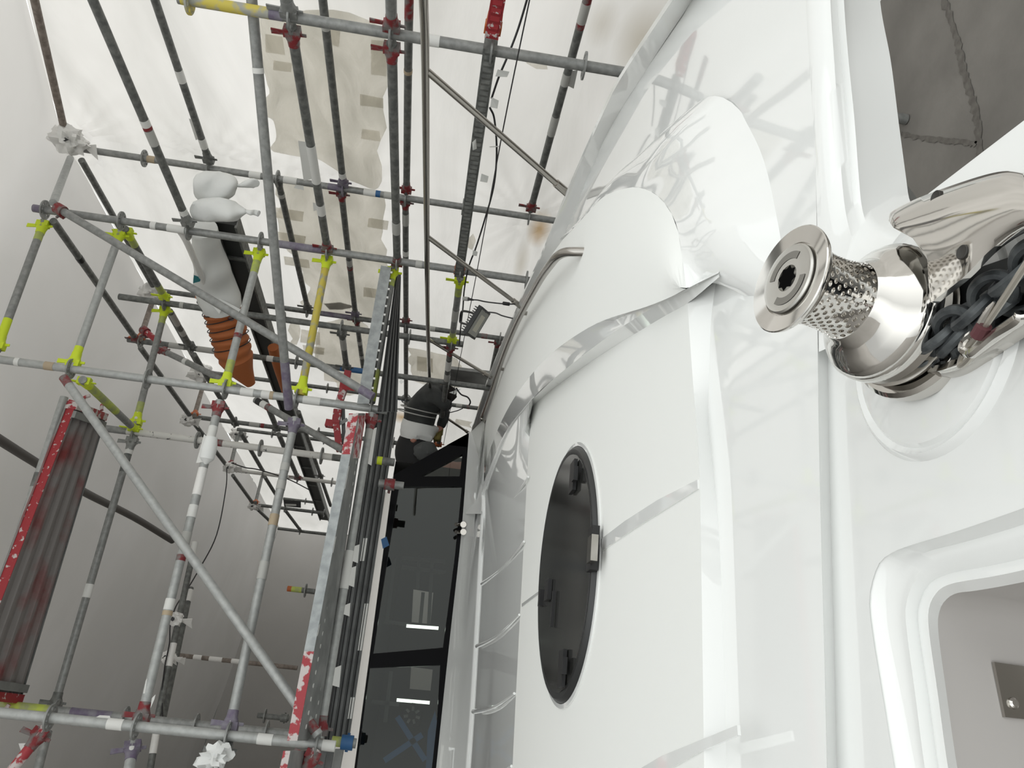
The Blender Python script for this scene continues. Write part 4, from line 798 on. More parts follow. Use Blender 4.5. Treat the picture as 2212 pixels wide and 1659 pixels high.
tube(LE, 'transom with two white labels right of the red plank', 'scaffold pole', (288, 942, 'Y', Y2), (115, 1535, 4.68), 'g', [('h0', 'galv'), ('h1', 'dark'), ('tp', 966, 981, 'white'), ('tp', 1262, 1291, 'white'), ('pt', 955, 1020, 'dark')])
tube(LE, 'transom with many white tape bands from the taped red head', 'scaffold pole', (475, 866, 'Y', Y1), (302, 1566, 3.76), 'l', [('h0', 'red'), ('h1', 'red'), ('tp', 922, 968, 'white'), ('tp', 968, 1002, 'white'), ('tp', 1012, 1070, 'wrap'), ('tp', 1092, 1118, 'white'), ('tp', 1150, 1175, 'grey'), ('pt', 1199, 1212, 'red'), ('tp', 1294, 1318, 'white'), ('tp', 1320, 1330, 'brown'), ('fl', 945, 1000, 'white', .02)])
tube(LE, 'transom with a brown tape band nearest the walkway', 'scaffold pole', (638, 903, 'Y', Y1), (494, 1584, 3.74), 'l', [('h0', 'pur'), ('h1', 'pur'), ('tp', 1112, 1136, 'brown'), ('tp', 1002, 1018, 'grey'), ('tp', 1040, 1058, 'grey'), ('tp', 1214, 1252, 'grey')])
tube(LE, 'left of the far dark pair of tubes beside the long thin cable', 'scaffold pole', (420, 1180, 6.4), (338, 1562, 5.6), 'd', [('tp', 1172, 1205, 'white'), ('tp', 1390, 1440, 'wrap')])
tube(LE, 'right of the far dark pair of tubes, wrapped in clear plastic', 'scaffold pole', (412, 1270, 6.5), (350, 1562, 5.7), 'd', [('tp', 1275, 1300, 'wrap')])
tube(LE, 'grey tube below the front bottom standard beside the red brace', 'scaffold pole', (103, 1580, 4.3), (72, 1700, 4.1), 'g')
tube(LE, 'bottom tube with purple head and white tape', 'scaffold pole', (289, 1600, 3.74), (272, 1700, 3.55), 'l', [('h0', 'pur'), ('tp', 1618, 1638, 'white')])
tube(LE, 'bottom tube with a white rag tied round it', 'scaffold pole', (489, 1602, 3.74), (458, 1700, 3.55), 'g', [('h0', 'galv')])
tube(LE, 'dark bottom tube with a plastic triangle round it', 'scaffold pole', (338, 1580, 5.6), (318, 1700, 5.4), 'd', [('tp', 1585, 1628, 'wrap')])
# --- braces
def brace(*a, **k):
    ob = tube(*a, **k); return ob
brace(BR, 'long diagonal brace from the clamp cluster to the end of the walkway', 'scaffold brace', (120, 447, 4.85), (806, 857, 4.38), 'g', [('cl', 130, 'red'), ('pt', 778, 806, 'pur')])
brace(BR, 'long diagonal brace from the red plank down to the white capped end', 'scaffold brace', (137, 815, 4.42), (688, 1588, 3.70), 'l', [('pt', 1560, 1580, 'red'), ('pt', 815, 832, 'red')])
brace(BR, 'thinner diagonal brace below the orange duct', 'scaffold brace', (345, 754, 6.2), (528, 843, 5.7), 'g', [('h0', 'red'), ('tp', 398, 405, 'white')])
brace(BR, 'diagonal brace with black white and red label behind the transom with brown tape', 'scaffold brace', (552, 864, 5.6), (742, 973, 5.2), 'g', [('tp', 556, 566, 'blk'), ('tp', 566, 577, 'white'), ('tp', 577, 584, 'red')])
brace(BR, 'red and white painted brace at the bottom left corner', 'scaffold brace', (98, 1572, 3.72), (-10, 1710, 3.5), 'rw', [('h0', 'red')])
brace(BR, 'short red brace at the right coupler of the bottom standards', 'scaffold brace', (683, 1620, 3.72), (640, 1700, 3.6), 'rw', [('h0', 'red')])
tube(BR, 'short red coupler arm below the pinkish rafter', 'scaffold brace', (309, 712, 6.3), (342, 738, 6.2), 'r', [('cl', 313, 'red')])

# ---------------------------------------------------------------- planks and walkways
PLK = mat('galvanised_plank', (.19, .195, .19), .5, .3, col2=(.27, .275, .27), noise_scale=9)
PLS = mat('bright_plank_edge', (.26, .28, .285), .45, .3, col2=(.37, .39, .395), noise_scale=22)
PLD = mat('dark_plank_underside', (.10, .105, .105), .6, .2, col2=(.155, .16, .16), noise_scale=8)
PLR = mat('grey_plank_with_red_stain', (.22, .205, .20), .55, .2, col2=(.20, .035, .035), noise_scale=3.0, thr=(.50, .72))
def quad3(l):
    return [PY(x, y, e) for x, y, e in l]
def addslab(name, cs, off, m_, parent):
    q = MB(); slab(q, cs, off); return q.build(name, m_, parent, smooth=False)
# red-edged plank at the left edge
ZR = 2.30
def pzr(x, y, z=ZR): return PZ(x, y, z)
rp_ = thing('scaffold_plank', 'steel plank with a bright red side, seen from below at the left edge', 'scaffold plank', pzr(100, 1150))
TL, TRr, BRr, BL = pzr(166, 868), pzr(231, 894), pzr(43, 1520), pzr(-78, 1508)
u = _n(BL - TL); wv = TRr - TL; wv2 = BRr - BL
q = MB(); nG = 22; prof = []
for i in range(nG + 1):
    t = i / nG; h = 0 if (i % 5 in (0, 1)) else .022
    prof.append((t, h))
rowA = [TL + wv * t + np.array([0, 0, h]) for t, h in prof]; rowB = [BL + wv2 * t + np.array([0, 0, h]) for t, h in prof]
q.add(rowA + rowB, [(i, i + 1, nG + 2 + i, nG + 1 + i) for i in range(nG)]); slab(q, [TL + (0, 0, .05), TRr + (0, 0, .05), BRr + (0, 0, .05), BL + (0, 0, .05)], (0, 0, .01))
q.build('ribbed_underside', PLR, rp_, smooth=False)
TLs, BLs = pzr(149, 862, ZR + .055), pzr(-100, 1502, ZR + .055)
addslab('red_side', [TL, TLs, BLs, BL], -_n(np.cross(TLs - TL, BL - TL)) * .004, RED, rp_)
addslab('far_side', [TRr, TRr + (0, 0, .06), BRr + (0, 0, .06), BRr], (.0, .004, 0), PLK, rp_)
for (cA, cB, nm) in ((TL, TRr, 0), (BL, BRr, 1)):
    d = _n(cB - cA); e = u * (.05 if nm == 0 else -.05)
    addslab('end_cap', [cA - (0, 0, .012), cB - (0, 0, .012), cB + e - (0, 0, .012), cA + e - (0, 0, .012)], (0, 0, .07), REDW if nm == 0 else RED, rp_)
    addslab('end_strap', [cA + e * 1.2 - (0, 0, .02), cB + e * 1.2 - (0, 0, .02), cB + e * 2.1 - (0, 0, .02), cA + e * 2.1 - (0, 0, .02)], (0, 0, .02), PLK, rp_)
    for t in (.2, .8):
        q = MB(); c = cA + (cB - cA) * t; pipe(q, [c - e * .2, c - e * .9 + (0, 0, .01), c - e * 1.3 + (0, 0, -.02)], .012, 8, 3); q.build('hook', REDW, rp_)
# lower walkway in front of the windscreen
ya, yb = 893, 1600
w1 = thing('scaffold_plank', 'perforated steel plank with a bright red-ended edge, lower walkway by the windscreen', 'scaffold plank', PY(690, 1300, 4.0))
E0 = [PY(754, ya, 3.95), PY(774, ya, 3.95), PY(642, yb, 3.95), PY(620, yb, 3.95)]
def edgepart(nm, s0_, s1_, m_):
    f = lambda s, a, b: E0[a] + (E0[b] - E0[a]) * s
    addslab(nm, [f(s0_, 0, 3), f(s0_, 1, 2), f(s1_, 1, 2), f(s1_, 0, 3)], (0, .012, 0), m_, w1)
edgepart('red_end', 0, .145, REDW); edgepart('bright_edge', .145, .76, PLS); edgepart('red_end', .76, 1, REDW)
U0 = [PY(774, ya, 3.955), PY(789, ya, 4.40), PY(684, yb, 4.40), PY(642, yb, 3.955)]
addslab('perforated_underside', U0, (0, 0, .012), PLK, w1)
LGT = mat('daylight_hole', (.8, .8, .78), .6)
q = MB(); rn = random.Random(4)
for i in range(27):
    for j, t in enumerate((.28, .72)):
        s = (i + .5 + .25 * j) / 27.5; c = (U0[0] * (1 - t) + U0[1] * t) * (1 - s) + (U0[3] * (1 - t) + U0[2] * t) * s
        lathe(q, c - (0, 0, .001), (0, 0, 1), [(-.004, .011), (.0, .011)], 10)
q.build('daylight_dots', mat('daylight_dot_white', (.62, .62, .60), .4), w1); w1.children[-1]['kind'] = 'stuff'  # pale discs painted in as daylight showing through the perforations
for (y0, y1, x0, x1) in ((1025, 1080, 737, 750), (1190, 1225, 707, 716), (1378, 1400, 669, 676)):
    sN = lambda yy: (yy - ya) / (yb - ya)
    a_0 = U0[0] * (1 - sN(y0)) + U0[3] * sN(y0); a_1 = U0[0] * (1 - sN(y1)) + U0[3] * sN(y1); a_2 = a_1 + (U0[1] - U0[0]) * .25; a_3 = a_0 + (U0[1] - U0[0]) * .15
    addslab('tape_scrap', [a_0 - (0, .003, .002), a_1 - (0, .003, .002), a_2 - (0, .003, .002), a_3 - (0, .003, .002)], (0, 0, -.001), TAPE, w1)
tube(LE, 'pale white-taped ledger running under the lower walkway planks', 'scaffold pole', (804, 893, 'Y', 4.40), (690, 1594, 'Y', 4.40), 'l',
     [('h0', 'red'), ('h1', 'red'), ('pt', 915, 950, 'rw' if False else 'grey'), ('tp', 1190, 1245, 'white'), ('tp', 1245, 1272, 'white'), ('fl', 925, 1000, 'white', .02, -1), ('fl', 1178, 1210, 'white', .03, -1), ('fl', 1225, 1262, 'white', .03, -1), ('fl', 1305, 1325, 'white', .03, -1), ('fl', 1440, 1478, 'white', .035, -1)])
xs0 = [812, 824, 835, 846, 857]; xs1 = [703, 716, 729, 741, 753]
for i, lb in enumerate(('first dark ribbed plank right of the white-taped ledger', 'second dark ribbed plank right of the white-taped ledger', 'third dark ribbed plank, second from the windscreen side of the lower walkway', 'outermost dark plank of the lower walkway, nearest the windscreen, with white tape')):
    ys_ = 4.46 + .09 * i
    a, b = (xs0[i], ya - 4), (xs0[i + 1] - .2, ya - 4); c, d = (xs1[i + 1] - .2, yb), (xs1[i], yb)
    pk = thing('scaffold_plank', lb, 'scaffold plank', PY(*d, ys_), 'dark planks of the lower walkway')
    Q = [PY(*a, ys_), PY(*b, ys_ + .02), PY(*c, ys_ + .02), PY(*d, ys_)]
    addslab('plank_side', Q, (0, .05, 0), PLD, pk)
    mid0, mid1 = (Q[0] + Q[1]) / 2, (Q[2] + Q[3]) / 2; 
    for e0, e1, w_ in ((mid0, mid1, .004), (Q[0], Q[3], .007)):
        q = MB(); cyl(q, e0 - (0, .002, 0), e1 - (0, .002, 0), w_, 8); q.build('groove_shade', RUB, pk)  # black rods painted in for the shade in grooves and plank gaps
    if i == 3:
        for (y0, y1) in ((1335, 1430), (1520, 1560)):
            f = lambda yy, k: Q[0 + k] + (Q[3 - k] - Q[0 + k]) * ((yy - ya) / (yb - ya)); addslab('tape_strip', [f(y0, 0) - (0, .004, 0), f(y0, 1) - (0, .004, 0), f(y1, 1) - (0, .004, 0), f(y1, 0) - (0, .004, 0)], (0, -.001, 0), TAPE, pk)
    if i == 1:
        f = lambda yy, k: Q[0 + k] + (Q[3 - k] - Q[0 + k]) * ((yy - ya) / (yb - ya)); addslab('tape_strip', [f(1195, 0) - (0, .004, 0), f(1195, 1) - (0, .004, 0), f(1245, 1) - (0, .004, 0), f(1245, 0) - (0, .004, 0)], (0, -.001, 0), TAPE, pk)
bt = MB(); c = PY(823, 1165, 4.68); slab(bt, [c, c + (.02, 0, -.03), c + (-.03, 0, -.055), c + (-.055, 0, -.02)], (0, -.003, 0)); tag(bt.build('blue_tape', BLUE, loc=c, smooth=False), 'scrap of blue tape hanging from the walkway edge above the windscreen', 'tape scrap')
# next walkway bay at the bottom edge
w3 = thing('scaffold_plank', 'red-edged perforated plank at the bottom edge, below the white capped end', 'scaffold plank', PY(640, 1650, 3.9))
addslab('red_edge', [PY(612, 1622, 3.85), PY(627, 1622, 3.85), PY(602, 1750, 3.85), PY(586, 1750, 3.85)], (0, .012, 0), REDW, w3)
addslab('perforated_underside', [PY(628, 1622, 3.86), PY(668, 1622, 4.30), PY(650, 1750, 4.30), PY(602, 1750, 3.86)], (0, 0, .012), PLK, w3)
for i, (xa, xb) in enumerate(((690, 706), (708, 722), (724, 742))):
    pk = thing('scaffold_plank', ('first', 'second', 'third')[i] + ' dark red-stained plank under the white capped end, at the bottom edge', 'scaffold plank', PY(xa, 1640, 4.4 + .1 * i), 'dark planks of the bottom bay')
    addslab('plank_side', [PY(xa, 1618, 4.4 + .1 * i), PY(xb, 1618, 4.42 + .1 * i), PY(xb - 24, 1750, 4.42 + .1 * i), PY(xa - 24, 1750, 4.4 + .1 * i)], (0, .05, 0), PLD if i != 2 else PLK, pk)
# upper walkway
w2 = thing('scaffold_plank', 'silver-edged plank at the upper end of the walkway, beside the lime-ended transom', 'scaffold plank', PY(805, 720, 4.32))
addslab('silver_edge', [PY(823, 573, 4.36), PY(845, 578, 4.36), PY(797, 872, 4.30), PY(771, 872, 4.30)], (.0, .012, 0), PLS, w2)
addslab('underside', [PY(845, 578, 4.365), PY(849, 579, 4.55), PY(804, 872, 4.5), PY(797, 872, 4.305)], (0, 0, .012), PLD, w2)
q = MB()
for i in range(15):
    s = (i + .5) / 15; c = (PY(847, 580, 4.36) * (1 - s) + PY(800, 870, 4.30) * s); box(q, c, np.eye(3), (.006, .004, .006))
q.build('punched_tab', mat('bright_tab', (.7, .7, .68), .5), w2, smooth=False); w2.children[-1]['kind'] = 'stuff'
xs0 = [857, 859.5, 861.5, 863.5, 866]; xs1 = [817, 828, 838, 847, 858]
for i, lb in enumerate(('first dark plank edge of the upper walkway, next to the lime-ended transom', 'second dark plank edge of the upper walkway', 'third dark plank edge of the upper walkway', 'outermost dark plank edge of the upper walkway, nearest the guard rail')):
    pk = thing('scaffold_plank', lb, 'scaffold plank', P(xs1[i], 880, 4.55 + .06 * i), 'dark planks of the upper walkway')
    d0, d1 = 5.15 + .06 * i, 4.58 + .06 * i
    addslab('plank_side', [P(xs0[i], 590, d0), P(xs0[i + 1] + .3, 592 + 2 * i, d0 + .02), P(xs1[i + 1] + .3, 890, d1 + .02), P(xs1[i] - .3, 890, d1)], ray(840, 700) * .03, PLD, pk)
    for f_ in (0, .5):
        q = MB(); cyl(q, P(xs0[i] * (1 - f_) + xs0[i + 1] * f_, 591, d0 - .002), P(xs1[i] * (1 - f_) + xs1[i + 1] * f_, 888, d1 - .002), .005, 8); q.build('groove_shade', RUB, pk)  # groove shade drawn as black rods, as on the lower walkway
# red bracket frame hanging under the upper walkway
rb_ = thing('scaffold_bracket', 'red painted scaffold bracket frame left of the walkway end', 'scaffold bracket', P(735, 880, 5.4))
for nm, a, b, r_, m_ in (('post', (752, 800, 5.4), (747, 830, 5.4), .022, RED), ('post', (744, 836, 5.35), (729, 880, 5.3), .024, REDW), ('post', (730, 884, 5.3), (726, 912, 5.3), .026, RED), ('strut', (726, 912, 5.3), (734, 975, 5.25), .022, RED), ('strut', (741, 880, 5.35), (743, 960, 5.3), .012, PLD), ('arm', (738, 832, 5.35), (774, 838, 5.3), .024, RED), ('arm', (704, 914, 5.3), (728, 918, 5.3), .024, RED), ('arm', (728, 918, 5.3), (750, 906, 5.3), .012, PLK)):
    q = MB(); A_, B_ = P(*a), P(*b); aa, bb, cc = frame(A_, B_); box(q, (A_ + B_) / 2, (aa, bb, cc), (np.linalg.norm(B_ - A_) / 2, r_, r_)); q.build(nm, m_, rb_, smooth=False)
# inner red-stained plank end seen past the bracket
addslab('red_stained_end', [PY(776, 898, 4.0), PY(790, 898, 4.3), PY(776, 990, 4.3), PY(760, 990, 4.0)], (0, 0, .004), REDW, w1)
# serrated lattice beam, red above
def beam(label, a, b, m_, w=.034, h=.03, serr=True):
    A_, B_ = end3(a), end3(b); aa, bb, cc = frame(A_, B_); L = np.linalg.norm(B_ - A_); ob = thing('serrated_ledger', label, 'scaffold beam', A_)
    q = MB(); box(q, (A_ + B_) / 2, (aa, bb, cc), (L / 2, w, h)); o_ = q.build('u_profile', m_, ob, smooth=False)
    if serr:
        q = MB(); n = int(L / .035)
        for sgn in (1, -1):
            e = [A_ + aa * L * i / (2 * n) + bb * sgn * (w + (.006 if i % 2 else .0)) for i in range(2 * n + 1)]; f = [A_ + aa * L * i / (2 * n) + bb * sgn * (w - .001) for i in range(2 * n + 1)]
            for cs in (.02,): q.add([p + cc * cs for p in e + f] + [p - cc * cs for p in e + f], [(i, i + 1, 2 * n + 2 + i, 2 * n + 1 + i) for i in range(2 * n)] + [(4 * n + 2 + i, 4 * n + 3 + i, 6 * n + 4 + i, 6 * n + 3 + i) for i in range(2 * n)] + [(i, i + 1, 4 * n + 3 + i, 4 * n + 2 + i) for i in range(2 * n)])
        q.build('serrated_edge', m_, ob, smooth=False)
    q = MB(); head(q, B_, -aa, .03, np.array([0, 0, 1.])); q.build('ledger_head', ORG, ob)
    return ob
b1 = beam('thick serrated grey beam right of the guard rail, with loose tape ends', (1060, 95, 'X', XI), (992, 590, 'X', XI), GALD)
for (x, y, dx, dy) in ((1075, 150, 22, 14), (1062, 210, 14, 22), (1028, 300, -8, 24), (1040, 375, 16, 20), (1060, 318, 20, -3), (1022, 540, 12, 16)):
    q = MB(); c = PX(x, y, XI - .05); s_ = .0024; slab(q, [c, c + R @ np.array([dx * s_, dy * s_ * .3, 0]), c + R @ np.array([dx * s_ * .8, dy * s_, 0]), c + R @ np.array([-dx * s_ * .2, dy * s_ * .8, .01])], R @ np.array([0, 0, .002])); q.build('loose_tape', TAPG, b1, smooth=False)
beam('serrated dark red beam at the top edge above the nearest standard', (1081, -30, 'X', XI), (1063, 72, 'X', XI), RED)
# dark roof beam with its side strips
rbm = thing('roof_beam', 'long dark roof beam running aft past the orange duct', 'roof beam', PX(488, 478, 3.1))
A_, B_ = PX(489, 476, 3.12), PX(702, 1120, 3.12); aa, bb, cc = frame(A_, B_); q = MB(); Lb = np.linalg.norm(B_ - A_); box(q, (A_ + B_) / 2, (aa, bb, cc), (Lb / 2, .03, .075)); q.build('web', mat('black_steel_beam', (.012, .014, .013), .5), rbm, smooth=False)
for sg in (1, -1):
    q = MB(); box(q, (A_ + B_) / 2 + cc * .075 * sg, (aa, bb, cc), (Lb / 2, .05, .008)); q.build('flange', GALD, rbm, smooth=False)
for i in range(10):
    q = MB(); c = A_ + aa * Lb * (i + .5) / 10; box(q, c - bb * .035, (aa, bb, cc), (.02, .008, .065)); q.build('stiffener', GALD, rbm, smooth=False)
gp = MB(); slab(gp, [PX(972, 797, 3.0), PX(1062, 808, 3.0), PX(1058, 838, 3.0), PX(968, 829, 3.0)], (.03, 0, 0)); tag(gp.build('toe_board', PLK, loc=PX(972, 797, 3.0), smooth=False), 'grey steel toe board beside the worker, behind the lifeline', 'toe board')
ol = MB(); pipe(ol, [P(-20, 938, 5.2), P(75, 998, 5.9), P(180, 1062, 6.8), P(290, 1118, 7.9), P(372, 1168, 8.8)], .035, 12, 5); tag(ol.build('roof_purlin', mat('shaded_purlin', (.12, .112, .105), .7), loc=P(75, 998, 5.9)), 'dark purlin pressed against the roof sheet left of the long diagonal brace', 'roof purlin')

# ---------------------------------------------------------------- plastic wraps on the roof joints
def wrap(x, y, X, r, seed, label):
    c = PX(x, y, X) if X else P(x, y, 5.9); q = MB(); blob(q, c, (r * .85, r, r), seed, .55, 22, 16); ob = q.build('plastic_wrap', PLAS, loc=c); tag(ob, label, 'plastic wrap')
    q = MB(); a_ = ray(x, y)
    for k in range(3):
        t = seed + k * 2.1; p = c + np.array([0, math.cos(t), math.sin(t)]) * r * .8; slab(q, [p, p + np.array([-.03, .05, -.06]) * (1 + .3 * k), p + np.array([.01, -.02, -.10])], (.002, .002, 0))
        q.build('loose_flap', PLAS, ob, smooth=False); q = MB()
    q = MB(); p = c - a_ / np.linalg.norm(a_) * r * .97; slab(q, [p, p + np.array([.015, 0, .03]), p + np.array([-.01, 0, .045]), p + np.array([-.02, 0, .02])], -a_ * .003); q.build('tear', BLK, ob, smooth=False)
wrap(149, 302, 3.48, .105, 1.0, 'white plastic wrap taped round the big roof corner joint')
wrap(326, 632, 3.46, .10, 2.0, 'white plastic wrap on the eave joint behind the free-ended standard')
wrap(436, 808, 3.48, .12, 3.3, 'white plastic wrap on the eave joint under the second brace')
wrap(407, 906, 2.72, .075, 4.1, 'clear plastic wrap on the far joint left of the white taped pole')
wrap(513, 938, 3.48, .10, 5.7, 'clear plastic flap on the far joint right of the white taped pole')
wrap(497, 1010, 2.72, .085, 6.2, 'clear plastic wrap where the thin black cable hangs down')
wrap(548, 1093, 2.72, .075, 7.7, 'farthest clear plastic wrap near the roof end')
wrap(380, 1337, None, .055, 8.2, 'crumpled plastic knot on the far dark pair of tubes')
wrap(364, 1420, None, .055, 9.9, 'plastic star wrap where the dim far standard meets the dark pair')

# ---------------------------------------------------------------- bags, duct, cables, floodlight
bg_ = thing('cloth_bag', 'upper white cloth bag with knotted tail hanging near the roof corner', 'bag', P(440, 372, 5.0))
def lobe(pts, rad, parent, name='bag_body'):
    q = MB(); pl = smoothpts([P(*p) for p in pts], 5); pipe(q, pl, rad, 16, 1)
    for i, v in enumerate(q.v): q.v[i] = tuple(np.array(v) + .03 * noise.noise(Vector(v) * 11) * np.array([1, 1, 1]))
    return q.build(name, CLOTH, parent, ang=80)
lobe([(428, 405, 5.0), (450, 404, 5.0), (478, 402, 5.0), (500, 399, 5.0), (512, 400, 5.0)], [.085, .10, .098, .07, .014], bg_)
lobe([(512, 400, 5.0), (520, 401, 5.0), (532, 398, 5.0), (548, 396, 5.0), (558, 398, 5.0)], [.012, .014, .026, .034, .02], bg_, 'knotted_tail')
bg2 = thing('cloth_bag', 'lower white cloth bag with knotted tail hanging above the cloth sleeve', 'bag', P(420, 470, 4.97))
lobe([(420, 456, 4.95), (445, 455, 4.95), (478, 453, 4.95), (508, 456, 4.95), (530, 455, 4.95)], [.062, .074, .080, .062, .013], bg2)
lobe([(530, 455, 4.95), (538, 458, 4.95), (548, 459, 4.95), (563, 464, 4.95)], [.012, .016, .016, .02], bg2, 'knotted_tail')
dk = thing('ventilation_duct', 'orange ribbed ventilation duct under a white cloth sleeve beside the roof beam', 'duct', P(500, 740, 6.2))
cl_ = [P(*p) for p in [(462, 628, 6.0), (474, 655, 6.05), (484, 685, 6.1), (494, 720, 6.15), (503, 755, 6.2), (520, 795, 6.3), (542, 830, 6.4)]]
dl = smoothpts(cl_, 14); rad = [.14 + .009 * math.cos(i * 2 * math.pi / 8) if i < 62 else .14 - .10 * (i - 62) / max(1, len(dl) - 63) for i in range(len(dl))]
q = MB(); pipe(q, dl, rad, 24, 1); q.build('duct_body', ORD, dk)
for i in range(4, 60, 8):
    q = MB(); a = _n(dl[i + 1] - dl[i]); _, b_2, c_2 = frame(dl[i], dl[i] + a); pts = [dl[i] + .1515 * (math.cos(t) * b_2 + math.sin(t) * c_2) + a * .012 * math.sin(t) for t in np.linspace(0, 2 * math.pi, 25)]; pipe(q, pts, .0045, 6, 1); q.build('spiral_wire', BLK, dk)
q = MB(); sl = smoothpts([P(*p) for p in [(438, 492, 5.35), (446, 525, 5.5), (455, 570, 5.7), (463, 610, 5.9), (474, 645, 6.0), (480, 662, 6.05)]], 6); pipe(q, sl, [.09, .10, .13, .155, .165, .155], 22, 1)
for i, v in enumerate(q.v): q.v[i] = tuple(np.array(v) + .035 * noise.noise(Vector(v) * 4.2) * np.array([1, 1, 1]))
q.build('cloth_sleeve', CLOTH, dk, ang=80)
q = MB(); pipe(q, [P(386, 495, 5.0), P(402, 520, 5.1), P(424, 570, 5.4), P(446, 625, 5.8), P(452, 650, 5.85)], .022, 10, 4); tag(q.build('plastic_strip', PLAS, loc=P(402, 520, 5.1)), 'thin twisted plastic strip hanging beside the cloth sleeve', 'plastic strip')
q = MB(); slab(q, [P(419, 594, 5.55), P(434, 600, 5.6), P(432, 608, 5.6), P(417, 612, 5.55)], ray(425, 600) * .005); q.build('teal_patch', mat('teal_tape', (.02, .16, .18), .6), dk, smooth=False)
q = MB(); slab(q, [P(458, 660, 5.85), P(475, 645, 5.85), P(520, 668, 5.85), P(515, 676, 5.85), P(478, 668, 5.85), P(474, 678, 5.85)], ray(480, 660) * .005); q.build('cloth_hem', CLOTH, dk, smooth=False)
d2 = MB(); pipe(d2, [P(590, 750, 7.0), P(600, 790, 7.2), P(612, 830, 7.5), P(626, 880, 8.0)], [.05, .045, .04, .03], 12, 4); tag(d2.build('orange_hose', ORD, loc=P(592, 790, 7.5)), 'thin orange hose lying along the right of the dark roof beam', 'hose')
wb2 = MB(); c = P(512, 570, 6.2); blob(wb2, c, .085, 12.3, .5); tag(wb2.build('taped_bundle', CLOTH, loc=c), 'dirty white taped bundle on the roof beam beside the cloth sleeve', 'bundle')
def cable(pts, r, label, n=6):
    q = MB(); pp = [P(*p) for p in pts]; pipe(q, pp, r, n, 6); return tag(q.build('cable', CAB, loc=pp[0]), label, 'cable')
cable([(1144, -20, 3.6), (1120, 60, 3.7), (1098, 118, 3.75), (1078, 165, 3.8), (1062, 212, 3.9)], .006, 'thick black cable at the top, falling behind the serrated beam')
cable([(1058, 232, 3.95), (1068, 258, 4.0), (1073, 330, 4.1), (1066, 405, 4.3), (1046, 478, 4.5), (1028, 535, 4.8), (1012, 578, 5.0), (1003, 625, 5.2), (1000, 665, 5.4), (996, 700, 5.6), (992, 745, 5.8)], .0055, 'black cable hanging from the serrated beam down to the floodlight')
cable([(490, 1010, 7.6), (488, 1055, 7.4), (468, 1155, 7.0), (430, 1230, 6.7), (400, 1280, 6.4), (380, 1310, 6.2), (368, 1350, 6.0), (366, 1390, 5.9), (356, 1440, 5.8), (350, 1500, 5.7), (352, 1560, 5.6)], .0055, 'long thin black cable hanging from the far plastic wrap')
cable([(500, 1000, 7.6), (530, 1010, 7.7), (560, 1015, 7.8), (620, 1034, 8.0), (668, 1058, 8.2)], .006, 'thin black cable strung under the cream sleeved standard')
cable([(1010, 648, 5.15), (1030, 648, 5.15), (1050, 652, 5.1), (1085, 656, 5.05), (1113, 657, 5.0)], .0045, 'short cable from the white plug towards the guard rail foot')
cable([(1048, 674, 5.05), (1070, 676, 5.05), (1085, 682, 5.05), (1108, 688, 5.05)], .0045, 'floodlight lead running right to the grab rail')
cable([(985, 838, 7.0), (996, 852, 7.0), (1010, 858, 7.0), (1016, 868, 7.0), (1013, 876, 7.0)], .008, 'short black lead with connector beside the toe board')
cable([(980, 842, 7.1), (975, 868, 7.1), (966, 890, 7.1), (985, 888, 7.1), (1000, 882, 7.1)], .005, 'looped black lead below the toe board')
pg = thing('plug', 'white cable plug above the floodlight', 'plug', P(1005, 646, 5.2))
q = MB(); cyl(q, P(1001, 645, 5.2), P(1012, 646, 5.18), .014, 12); q.build('socket', TAPG, pg); q = MB(); cyl(q, P(1012, 646, 5.18), P(1023, 648, 5.17), .010, 12, .006); q.build('connector', BLK, pg)
fcl = MB(); cyl(fcl, P(1087, 655, 5.05), P(1100, 657, 5.03), .012, 12); tag(fcl.build('cable_joint', BLK, loc=P(1087, 655, 5.05)), 'black cable joint near the second guard rail foot', 'cable joint')
q = MB(); c = P(985, 845, 7.0); slab(q, [P(970, 848, 7.0), P(984, 843, 7.0), P(996, 840, 7.0), P(988, 846, 7.0), P(983, 852, 7.0)], ray(985, 845) * .01); tag(q.build('rag', CLOTH, loc=c, smooth=False), 'pale tape rag tied to the lead beside the worker', 'rag')
fd = thing('floodlight', 'black finned LED floodlight clamped to the scaffold right of the guard rail', 'floodlight', P(1030, 697, 5.2))
fu = _n(P(1049, 668, 5.15) - P(1015, 724, 5.15)); fn = R @ np.array([.80, .52, -.30]); fn = _n(fn - fu * (fn @ fu)); fw_ = np.cross(fu, fn); fc = P(1030, 697, 5.15)
hw = .095
q = MB(); box(q, fc, (fu, fw_, fn), (.105, hw, .014)); q.build('housing', BLK, fd, smooth=False)
for i in range(11):
    q = MB(); box(q, fc - fn * .026 + fu * (-.085 + .017 * i), (fu, fw_, fn), (.003, hw * .8, .016)); q.build('cooling_fin', BLK, fd, smooth=False)
q = MB(); box(q, fc + fn * .0145, (fu, fw_, fn), (.09, hw * .82, .002)); q.build('glass', mat('floodlight_glass', (.30, .30, .28), .15), fd, smooth=False)
q = MB(); box(q, fc + fn * .017, (fu, fw_, fn), (.06, hw * .4, .001)); q.build('led_panel', mat('led_panel', (.55, .53, .45), .4), fd, smooth=False)
q = MB(); pipe(q, [P(1026, 682, 5.12), P(1020, 676, 5.15), P(1002, 672, 5.25), P(996, 676, 5.3), P(994, 692, 5.32), P(996, 697, 5.3), P(1012, 702, 5.15)], .008, 8, 3); q.build('bracket', BLK, fd)
bl = thing('box_light', 'dark box light fitting at the far end of the roof', 'light fitting', P(632, 1085, 10))
